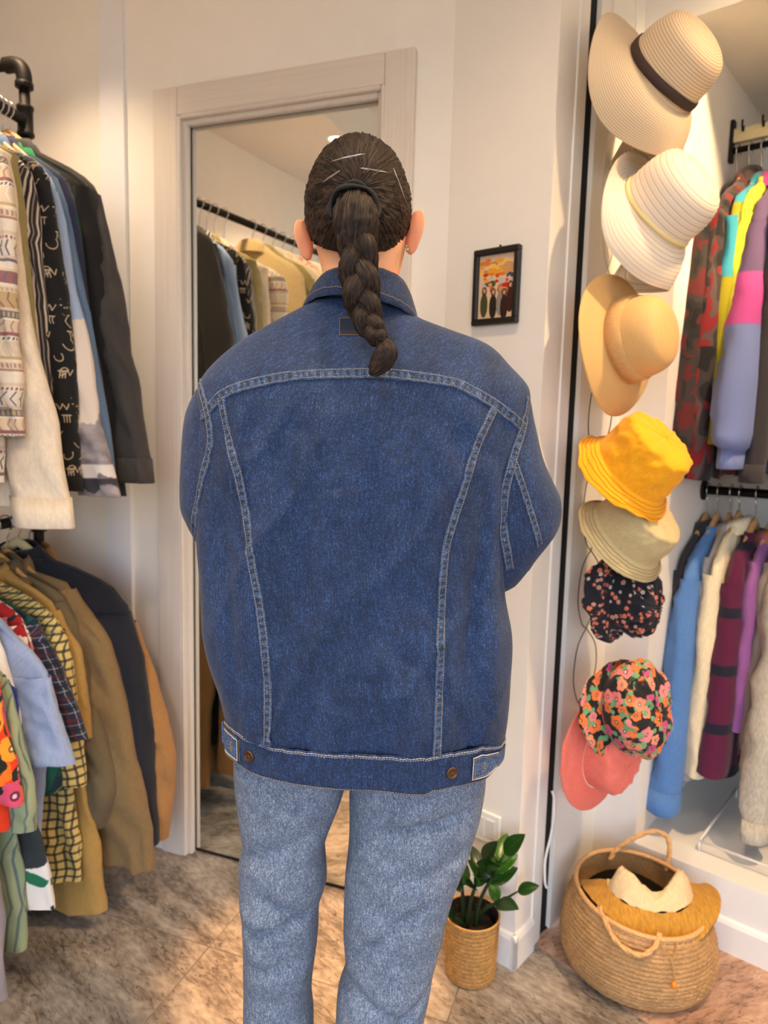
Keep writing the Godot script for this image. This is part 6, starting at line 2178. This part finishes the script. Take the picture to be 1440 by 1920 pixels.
		part(st, "loop", mats[q[2]], t)
	var st2 := mb()
	tube(st2, spline([f + CD * 0.10 + UPV * 0.58 + o, f + CD * 0.10 + CW * 0.012 + UPV * 0.50 + o, f + CD * 0.10 + UPV * 0.30 + o], 5), 0.0012, 6)
	part(st2, "tail", mats.string_white, t)
	st2 = mb()
	box(st2, f + CD * 0.06 + CW * 0.03 + UPV * 0.852 + o, (CD + UPV * -0.25).normalized() * 0.018, (UPV + CD * 0.25).normalized() * 0.009, CW * 0.0004)
	part(st2, "paper_tag", mats.paper_tag, t)

# ---------------------------------------------------------------- basket, plant, picture, outlet
func thing_materials():
	var gn := noise(901, 0.05, 3)
	var im := canvas(256, 256, Color.WHITE)
	for y in 256:
		for x in 256:
			var k := 0.95 + 0.22 * gn.get_noise_2d(x * 2.0, y * 2.0) + 0.10 * gn.get_noise_2d(x * 9.0, y * 9.0 + 70)
			im.set_pixel(x, y, Color(minf(1.0, 0.90 * k), minf(1.0, 0.69 * k), 0.44 * k))
	var m := texmat("seagrass", im, Vector2(1 / 0.12, 1 / 0.12), 0.75)
	m.vertex_color_use_as_albedo = true
	var m2 := texmat("seagrass_pot", im, Vector2(1 / 0.10, 1 / 0.10), 0.75, Color(1.0, 0.97, 0.84))
	m2.vertex_color_use_as_albedo = true
	mat("bag_black", Color(0.03, 0.03, 0.035), 0.5)
	cloth("hat_mustard", plain(911, Color(0.72, 0.52, 0.17), 0.16), 0.14)
	cloth("hat_lining", plain(914, Color(0.86, 0.76, 0.58), 0.06), 0.10)
	mat("cord", Color(0.72, 0.55, 0.32), 0.8)
	mat("bead", Color(0.93, 0.55, 0.08), 0.35)
	mat("soil", Color(0.16, 0.10, 0.07), 0.95)
	mat("stem", Color(0.13, 0.20, 0.07), 0.5)
	for q in [["leaf_a", Color(0.12, 0.26, 0.07)], ["leaf_b", Color(0.20, 0.38, 0.08)], ["leaf_c", Color(0.09, 0.19, 0.06)]]:
		var im2 := canvas(64, 64, q[1])
		for y in 64:
			for x in 64:
				var v := 1.0 + 0.16 * gn.get_noise_2d(x * 1.5, y * 3.0)
				if absf(x - 32) < 1.5:
					v *= 1.35
				im2.set_pixel(x, y, Color(q[1].r * v, q[1].g * v, q[1].b * v))
		var lm := texmat(q[0], im2, Vector2(1, 1), 0.28)
		lm.backlight_enabled = true
		lm.backlight = Color(0.10, 0.14, 0.03)
	mat("frame_black", Color(0.045, 0.04, 0.038), 0.42)
	texmat("photo_print", photo_print(), Vector2(1, 1), 0.3)
	mat("cable_white", Color(0.92, 0.90, 0.86), 0.4)
	mat("wire_white", Color(0.86, 0.84, 0.81), 0.35)

func photo_print() -> Image:
	# a small snapshot: a pale room, straw and yellow hats above, a crowd of figures in dark and bright clothes below
	var g := RandomNumberGenerator.new()
	g.seed = 33
	var im := canvas(128, 192, Color(0.86, 0.74, 0.60))
	for k in 26:
		var c: Color = [Color(0.90, 0.62, 0.18), Color(0.93, 0.74, 0.34), Color(0.80, 0.50, 0.20), Color(0.88, 0.45, 0.15)][k % 4]
		blot(im, g.randf_range(8, 100), g.randf_range(14, 60), g.randf_range(8, 16), g.randf_range(5, 9), c)
	blot(im, 102, 44, 20, 18, Color(0.80, 0.58, 0.36))
	for k in 40:
		var c: Color = [Color(0.75, 0.12, 0.10), Color(0.85, 0.30, 0.10), Color(0.90, 0.62, 0.15), Color(0.20, 0.24, 0.35), Color(0.75, 0.72, 0.68), Color(0.15, 0.30, 0.20)][k % 6]
		blot(im, g.randf_range(18, 120), g.randf_range(58, 112), g.randf_range(4, 10), g.randf_range(4, 9), c)
	for q in [[22, 106, Color(0.20, 0.10, 0.07), Color(0.24, 0.26, 0.14)], [54, 112, Color(0.30, 0.20, 0.15), Color(0.06, 0.05, 0.06)], [78, 104, Color(0.70, 0.46, 0.30), Color(0.55, 0.52, 0.48)], [92, 116, Color(0.16, 0.08, 0.06), Color(0.14, 0.03, 0.05)], [112, 96, Color(0.18, 0.09, 0.07), Color(0.20, 0.05, 0.06)]]:
		blot(im, q[0], q[1] + 42, 13, 36, q[3])
		blot(im, q[0], q[1], 9, 13, q[2])
		blot(im, q[0], q[1] - 1, 5, 7, Color(0.80, 0.58, 0.44))
	return im

func blot(im: Image, cx: float, cy: float, rx: float, ry: float, c: Color):
	for y in range(maxi(0, int(cy - ry)), mini(im.get_height(), int(cy + ry) + 1)):
		for x in range(maxi(0, int(cx - rx)), mini(im.get_width(), int(cx + rx) + 1)):
			var u := (x - cx) / rx
			var v := (y - cy) / ry
			if u * u + v * v <= 1.0:
				im.set_pixel(x, y, c)

func weave(st: SurfaceTool, prof: Array, coils: int, k: int, bumps: int, amp: float, tilt: Vector2, seed_: int):
	# coiled wall of plaited grass: each coil bulges, each stitch is a small lump with its own tone
	var n := noise(seed_, 1.0, 2)
	var rows := []
	var cols := []
	var sub := 5
	for j in coils * sub + 1:
		var f := j / float(coils * sub)
		var q: Array = interp(prof, f)
		var inside := absf(sin(PI * j / float(sub)))
		var coil := j / sub
		var row := PackedVector3Array()
		var cc := []
		for i in k + 1:
			var a := TAU * (i % k) / k
			var ph := a * bumps + coil * 1.7
			var lump := 0.5 + 0.5 * cos(ph + (j % sub) * 0.8)
			var r: float = q[0] + amp * (inside * (0.55 + 0.45 * lump)) - amp + 0.0016 * n.get_noise_2d(a * 5.0, f * 20.0)
			var y: float = q[1] * (1.0 + tilt.x * cos(a) * f + tilt.y * sin(a) * f)
			row.append(Vector3(r * cos(a), y, r * sin(a)))
			var v := 0.92 + 0.22 * n.get_noise_2d(floor(ph / TAU) * 3.7, coil * 5.3) + 0.12 * n.get_noise_2d(a * 3.0, f * 9.0)
			cc.append(tone(v))
		rows.append(row)
		cols.append(cc)
	grid(st, rows, cols)

func build_things():
	thing_materials()
	build_basket()
	build_plant()
	build_picture()
	build_outlet()

func build_basket():
	var at := Vector3(0.636, 0.002, -1.585)
	var t := thing("seagrass_basket", "round plaited seagrass basket on the floor in front of the closet", "basket", "", at)
	var st := mb()
	var tilt := Vector2(-0.05, -0.06)
	weave(st, [[0.0, 0.155, 0.0], [0.08, 0.168, 0.012], [0.22, 0.178, 0.034], [0.40, 0.181, 0.066], [0.60, 0.177, 0.104], [0.78, 0.168, 0.138], [0.92, 0.157, 0.162], [1.0, 0.150, 0.174]], 19, 288, 62, 0.0042, tilt, 77)
	st.set_meta("n", st.get_meta("n"))
	part(st, "wall", mats.seagrass, t)
	st = mb()
	var inner := []
	for q in [[0.147, 0.178], [0.160, 0.145], [0.170, 0.10], [0.170, 0.05], [0.145, 0.010], [0.001, 0.008]]:
		var row := PackedVector3Array()
		for i in 65:
			var a := TAU * (i % 64) / 64
			row.append(Vector3(q[0] * cos(a), q[1] * (1.0 + (tilt.x * cos(a) + tilt.y * sin(a)) * q[1] / 0.18), q[0] * sin(a)))
		inner.append(row)
	grid(st, inner)
	part(st, "inside", mats.seagrass, t)
	# rolled rim
	st = mb()
	var rim := []
	for i in 97:
		var a := TAU * i / 96.0
		rim.append(Vector3(0.148 * cos(a), 0.181 * (1.0 + tilt.x * cos(a) + tilt.y * sin(a)), 0.148 * sin(a)))
	tube(st, rim, 0.0055, 8, false)
	part(st, "rim", mats.seagrass, t)
	# two rope handles: one stands up at the back, one flops down at the front
	st = mb()
	var c := Vector3(0.0, 0.268, -0.132)
	var hs := spline([Vector3(-0.030, 0.190, -0.134), Vector3(-0.012, 0.214, -0.140), Vector3(0.030, 0.246, -0.142), Vector3(0.080, 0.268, -0.140), Vector3(0.112, 0.258, -0.132), Vector3(0.116, 0.225, -0.118), Vector3(0.103, 0.184, -0.104)], 6)
	rope(st, hs.map(func(v): return v - UPV * 0.016), 0.0062)
	part(st, "handle", mats.seagrass, t)
	st = mb()
	rope(st, spline([Vector3(-0.118, 0.205, 0.070), Vector3(-0.116, 0.196, 0.100), Vector3(-0.098, 0.172, 0.142), Vector3(-0.058, 0.162, 0.166), Vector3(-0.024, 0.176, 0.160), Vector3(-0.006, 0.196, 0.142)], 6).map(func(v): return v - UPV * 0.016), 0.0058)
	part(st, "handle", mats.seagrass, t)
	# dark cloth bag lying in the basket
	st = mb()
	var rows := []
	for q in [[0.150, 0.110], [0.146, 0.126], [0.104, 0.122], [0.05, 0.102], [0.001, 0.095]]:
		var row := PackedVector3Array()
		for i in 49:
			var a := TAU * (i % 48) / 48
			row.append(Vector3(q[0] * cos(a), q[1] + 0.008 * sin(a * 3.0) * (q[0] / 0.13) - 0.006 * sin(a) - 0.006 * cos(a), q[0] * sin(a)))
		rows.append(row)
	grid(st, rows)
	var o := single(st, "cloth_bag", mats.bag_black, "black cloth lying inside the seagrass basket", "bag")
	o.position = at
	# the visor hat on top: mustard brim with a cream crown folded in
	t = thing("reversible_hat", "mustard and cream cloth hat lying folded on the basket", "hat", "", at + Vector3(0.018, 0.170, 0.012))
	var n := noise(950, 1.0, 2)
	rows = []
	for j in 13:
		var f := j / 12.0
		var row := PackedVector3Array()
		for i in 49:
			var a := lerpf(-0.10 * PI, 1.12 * PI, i / 48.0)
			var r := lerpf(0.092, 0.150, f)
			var lift := -0.030 * f + 0.030 * pow(absf(cos(a)), 2.0) * f + 0.010 * sin(a * 3.0) * f
			row.append(Vector3(r * cos(a) * 1.06, 0.028 + lift - 0.022 * maxf(0.0, sin(a)) * (0.3 + 0.7 * f) + 0.004 * n.get_noise_2d(a * 2.0, f * 2.0), r * sin(a) * 0.86))
		rows.append(row)
	st = mb()
	grid(st, rows)
	part(st, "brim", mats.hat_mustard, t)
	# second layer of the brim, turned under
	st = mb()
	var under := []
	for j in 9:
		var f := j / 8.0
		var row := PackedVector3Array()
		for i in 49:
			var v: Vector3 = rows[12][i]
			var w: Vector3 = rows[4][i]
			row.append(v.lerp(w, f) - Vector3(0, 0.002 + 0.012 * sin(f * PI) + 0.01 * f, 0))
		under.append(row)
	grid(st, under)
	part(st, "brim_underside", mats.hat_mustard, t)
	st = mb()
	rows = []
	for j in 15:
		var f := j / 14.0
		var row := PackedVector3Array()
		for i in 49:
			var a := lerpf(-0.10 * PI, 1.12 * PI, i / 48.0)
			var r := lerpf(0.093, 0.062, f)
			var win := smoothstep(0.0, 0.16, i / 48.0) * smoothstep(0.0, 0.16, 1.0 - i / 48.0)
			var dip := 0.046 * exp(-pow((a - PI * 0.50) / 0.55, 2)) * f
			row.append(Vector3(r * cos(a) * 1.06, 0.029 + 0.052 * win * sin(f * PI * 0.62) - dip - 0.022 * maxf(0.0, sin(a)) * (0.3 - 0.2 * f) + 0.006 * n.get_noise_2d(a * 3.0, f * 3.0 + 9.0), r * sin(a) * 0.84 * (1.0 - 0.25 * f) - 0.012 * f))
		rows.append(row)
	grid(st, rows)
	part(st, "crown_lining", mats.hat_lining, t)
	st = mb()
	tube(st, spline([Vector3(-0.03, 0.004, 0.128), Vector3(-0.022, -0.012, 0.150), Vector3(-0.010, -0.026, 0.163), Vector3(-0.006, -0.050, 0.1715), Vector3(-0.005, -0.072, 0.1735)], 5), 0.0017, 6)
	tube(st, spline([Vector3(0.012, 0.004, 0.128), Vector3(0.006, -0.012, 0.150), Vector3(-0.008, -0.028, 0.164)], 4), 0.0015, 6)
	part(st, "cord", mats.cord, t)
	st = mb()
	tube(st, [Vector3(-0.005, -0.068, 0.1745), Vector3(-0.005, -0.072, 0.1745), Vector3(-0.005, -0.080, 0.1745), Vector3(-0.005, -0.084, 0.1745)], [0.002, 0.0055, 0.0055, 0.002], 10)
	part(st, "bead", mats.bead, t)

func rope(st: SurfaceTool, path: Array, r: float):
	# twisted cord: two strands around each other
	for s in 2:
		var p := []
		for i in path.size():
			var t: Vector3 = (path[min(i + 1, path.size() - 1)] - path[max(i - 1, 0)]).normalized()
			var x := t.cross(Vector3(0.1, 0.2, 1)).normalized()
			var y := t.cross(x)
			var a := i * 0.85 + s * PI
			p.append(path[i] + (x * cos(a) + y * sin(a)) * r * 0.35)
		tube(st, p, r * 0.75, 8)

func leaf_mesh(l: float, w: float, bend: float) -> ArrayMesh:
	# pointed oval leaf with a folded midrib
	var rows := []
	var uvs := []
	for j in 11:
		var f := j / 10.0
		var hw := w * 0.5 * pow(sin(PI * pow(f, 0.85)), 0.8) * (1.0 if f < 1.0 else 0.0) + 0.0002
		var row := PackedVector3Array()
		var uv := []
		for i in 7:
			var u := -1.0 + i / 3.0
			row.append(Vector3(u * hw, 0.22 * hw * u * u - bend * f * f, -l * f))
			uv.append(Vector2(0.5 + u * 0.5, f))
		rows.append(row)
		uvs.append(uv)
	var st := mb()
	grid(st, rows, null, uvs)
	return done(st)

func build_plant():
	var at := Vector3(0.230, 0, -1.538)
	var t := thing("plant_pot", "small woven seagrass plant pot standing by the wall end", "plant pot", "", at)
	var st := mb()
	weave(st, [[0.0, 0.056, 0.0], [0.06, 0.059, 0.006], [0.5, 0.0625, 0.075], [1.0, 0.0645, 0.150]], 15, 160, 34, 0.0030, Vector2.ZERO, 79)
	part(st, "wall", mats.seagrass_pot, t)
	st = mb()
	lathe(st, Vector3.ZERO, [Vector2(0.0615, 0.150), Vector2(0.0605, 0.12), Vector2(0.058, 0.06), Vector2(0.0001, 0.055)], 40)
	part(st, "inside", mats.soil, t)
	st = mb()
	var rim := []
	for i in 49:
		var a := TAU * i / 48.0
		rim.append(Vector3(0.0632 * cos(a), 0.151, 0.0632 * sin(a)))
	tube(st, rim, 0.0022, 6, false)
	part(st, "rim", mats.seagrass_pot, t)
	var p := thing("potted_plant", "leafy green plant growing in the woven pot", "plant", "", at + UPV * 0.118)
	st = mb()
	lathe(st, Vector3.ZERO, [Vector2(0.0585, -0.004), Vector2(0.04, 0.003), Vector2(0.02, 0.005), Vector2(0.0001, 0.006)], 32)
	part(st, "soil", mats.soil, p)
	var meshes := [leaf_mesh(0.074, 0.038, 0.014), leaf_mesh(0.066, 0.032, 0.010), leaf_mesh(0.054, 0.029, 0.012)]
	var lm := [mats.leaf_a, mats.leaf_b, mats.leaf_c]
	# stems: base, tip and how many leaf pairs
	var stems := [[Vector3(0.006, 0, 0.008), Vector3(0.062, 0.200, 0.030), 4], [Vector3(-0.012, 0, 0.012), Vector3(0.014, 0.185, 0.032), 4], [Vector3(0.014, 0, -0.008), Vector3(0.100, 0.098, 0.014), 2], [Vector3(-0.02, 0, -0.004), Vector3(-0.036, 0.165, 0.012), 3], [Vector3(-0.02, 0, 0.02), Vector3(-0.066, 0.060, 0.040), 1]]
	var li := 0
	for s in stems:
		st = mb()
		var a: Vector3 = s[0]
		var b: Vector3 = s[1]
		var path := spline([a, a.lerp(b, 0.35) + Vector3(a.x - b.x, 0.02, a.z - b.z) * 0.18, a.lerp(b, 0.75) + Vector3(a.x - b.x, 0.01, 0) * 0.08, b], 5)
		var rad := []
		for i in path.size():
			rad.append(lerpf(0.0062, 0.0018, i / float(path.size() - 1)))
		tube(st, path, rad, 8)
		part(st, "stem", mats.stem, p)
		for k in s[2]:
			var f: float = 0.58 + 0.42 * k / maxf(1.0, s[2] - 1.0)
			var c: Vector3 = path[int(f * (path.size() - 1))]
			var dir: Vector3 = (b - a).normalized()
			for w in (2 if k < s[2] - 1 else 1):
				var side := Vector3(cos(k * 1.9 + li * 0.3 + w * PI), 0.25, sin(k * 1.9 + li * 0.3 + w * PI)).normalized()
				var d := (side * 0.9 + dir * 0.55).normalized() if k < s[2] - 1 else (dir + Vector3(0.2, 0, 0.3)).normalized()
				var up := (UPV + Vector3(0, 0, 0.7) - d * (UPV + Vector3(0, 0, 0.7)).dot(d)).normalized()
				var lf := put(meshes[(li + k) % 3], "leaf", lm[(li * 2 + k) % 3], p)
				lf.transform = Transform3D(Basis(up.cross(-d).normalized(), up, -d), c)
				li += 1

func build_picture():
	var n := -CD
	var c := Vector3(0.242, 1.589, -1.6345)
	var b := Basis(CW, UPV, n)
	# stand it on the wall face
	var wall := WALL_END - CW * 0.012 + CD * 0.012
	c -= n * ((c - wall).dot(n) - 0.001)
	var t := thing("picture_frame", "small black frame with a snapshot hanging on the cream wall", "picture", "", c, b)
	var hw := 0.0585
	var hh := 0.083
	for q in [[Vector3(0, hh - 0.007, 0), Vector3(hw, 0, 0), 0.007], [Vector3(0, -hh + 0.007, 0), Vector3(hw, 0, 0), 0.007]]:
		var st := mb()
		box(st, q[0] + Vector3(0, 0, 0.008), q[1], Vector3(0, q[2], 0), Vector3(0, 0, 0.008), 0.0025)
		part(st, "moulding", mats.frame_black, t)
	for s in [-1.0, 1.0]:
		var st := mb()
		box(st, Vector3(s * (hw - 0.0065), 0, 0.008), Vector3(0.0065, 0, 0), Vector3(0, hh - 0.012, 0), Vector3(0, 0, 0.0078), 0.0025)
		part(st, "moulding", mats.frame_black, t)
	var st2 := mb()
	var pw := hw - 0.011
	var ph := hh - 0.012
	grid(st2, [PackedVector3Array([Vector3(-pw, ph, 0.0065), Vector3(pw, ph, 0.0065)]), PackedVector3Array([Vector3(-pw, -ph, 0.0065), Vector3(pw, -ph, 0.0065)])], null, [[Vector2(0, 0), Vector2(1, 0)], [Vector2(0, 1), Vector2(1, 1)]])
	part(st2, "photograph", mats.photo_print, t)
	st2 = mb()
	tube(st2, spline([Vector3(0.002, hh + 0.001, 0.003), Vector3(0.004, hh + 0.006, 0.004), Vector3(0.007, hh + 0.001, 0.003)], 4), 0.0015, 6)
	part(st2, "hanging_loop", mats.dark_metal, t)

func build_outlet():
	var n := -CD
	var wall := WALL_END - CW * 0.012 + CD * 0.012
	var c := Vector3(0.252, 0.324, -1.62)
	c -= n * ((c - wall).dot(n) - 0.0005)
	var t := thing("wall_outlet", "white wall outlet plate low on the cream wall behind the plant", "outlet", "", c, Basis(CW, UPV, n))
	var st := mb()
	box(st, Vector3(0, 0, 0.004), Vector3(0.056, 0, 0), Vector3(0, 0.039, 0), Vector3(0, 0, 0.004), 0.003)
	part(st, "plate", mats.plastic_white, t)
	for i in 3:
		st = mb()
		box(st, Vector3(-0.030 + 0.030 * i, 0, 0.0085), Vector3(0.0125, 0, 0), Vector3(0, 0.023, 0), Vector3(0, 0, 0.0018), 0.001)
		part(st, "module", mats.plastic_grey, t)
	# white cable loop peeping out of the dark gap by the hat panel
	var e := WALL_END + CD * 0.138 + CW * 0.004
	st = mb()
	tube(st, spline([e + UPV * 0.40, e + UPV * 0.385 + CW * 0.008 - CD * 0.004, e + UPV * 0.34 + CW * 0.012 - CD * 0.010, e + UPV * 0.29 + CW * 0.008 - CD * 0.010, e + UPV * 0.23 - CW * 0.0 - CD * 0.016, e + UPV * 0.175 + CW * 0.004 - CD * 0.020, e + UPV * 0.155 + CW * 0.006 - CD * 0.012], 6), 0.0032, 8)
	single(st, "power_cable", mats.cable_white, "white cable looping out of the dark gap beside the panel", "cable")
	# thin wire shoe rack on the closet floor
	var rk := thing("wire_shelf", "low white wire shelf on the closet floor under the clothes", "shelf", "", CLOSET + CD * 0.30 + CW * 0.30 + UPV * 0.183)
	for q in [[-0.16, -0.22, 0.20, -0.22], [-0.16, 0.15, 0.20, 0.15], [-0.16, -0.22, -0.16, 0.15], [0.20, -0.22, 0.20, 0.15]]:
		st = mb()
		tube(st, [CW * q[0] + CD * q[1] + UPV * 0.028, CW * q[2] + CD * q[3] + UPV * 0.028], 0.0035, 8)
		part(st, "edge_wire", mats.wire_white, rk)
	for q in [[-0.16, -0.22], [0.20, -0.22], [-0.16, 0.15], [0.20, 0.15]]:
		st = mb()
		tube(st, [CW * q[0] + CD * q[1], CW * q[0] + CD * q[1] + UPV * 0.028], 0.0035, 8)
		part(st, "leg", mats.wire_white, rk)

func build_lamps():
	downlight(Vector3(-1.16, 2.53, -0.80), 2.3, 58, "round downlight in the low ceiling seen in the mirror")
	downlight(Vector3(-0.93, 2.53, -1.72), 1.15, 50, "round downlight above the far end of the clothes rack")
	downlight(Vector3(-0.15, 2.75, -1.52), 13.0, 8, "round downlight above the floor by the mirror", AMBER)
	downlight(Vector3(1.15, 2.75, -0.95), 4.5, 58, "round downlight in front of the closet", Color(1.0, 0.84, 0.64))
	downlight(Vector3(-0.65, 2.75, 0.15), 2.6, 60, "round downlight behind the camera on the left", NEUTRAL)
	downlight(Vector3(0.75, 2.75, 0.35), 1.6, 60, "round downlight behind the camera on the right", NEUTRAL)
	downlight(Vector3(0.02, 2.75, -0.80), 1.15, 60, "round downlight above the person")
	track_spot(Vector3(1.55, 2.58, -0.62), Vector3(0.83, 1.95, -1.92), 5.5, 15, "white spotlight aimed at the closet side wall", Color(1.0, 0.86, 0.66))
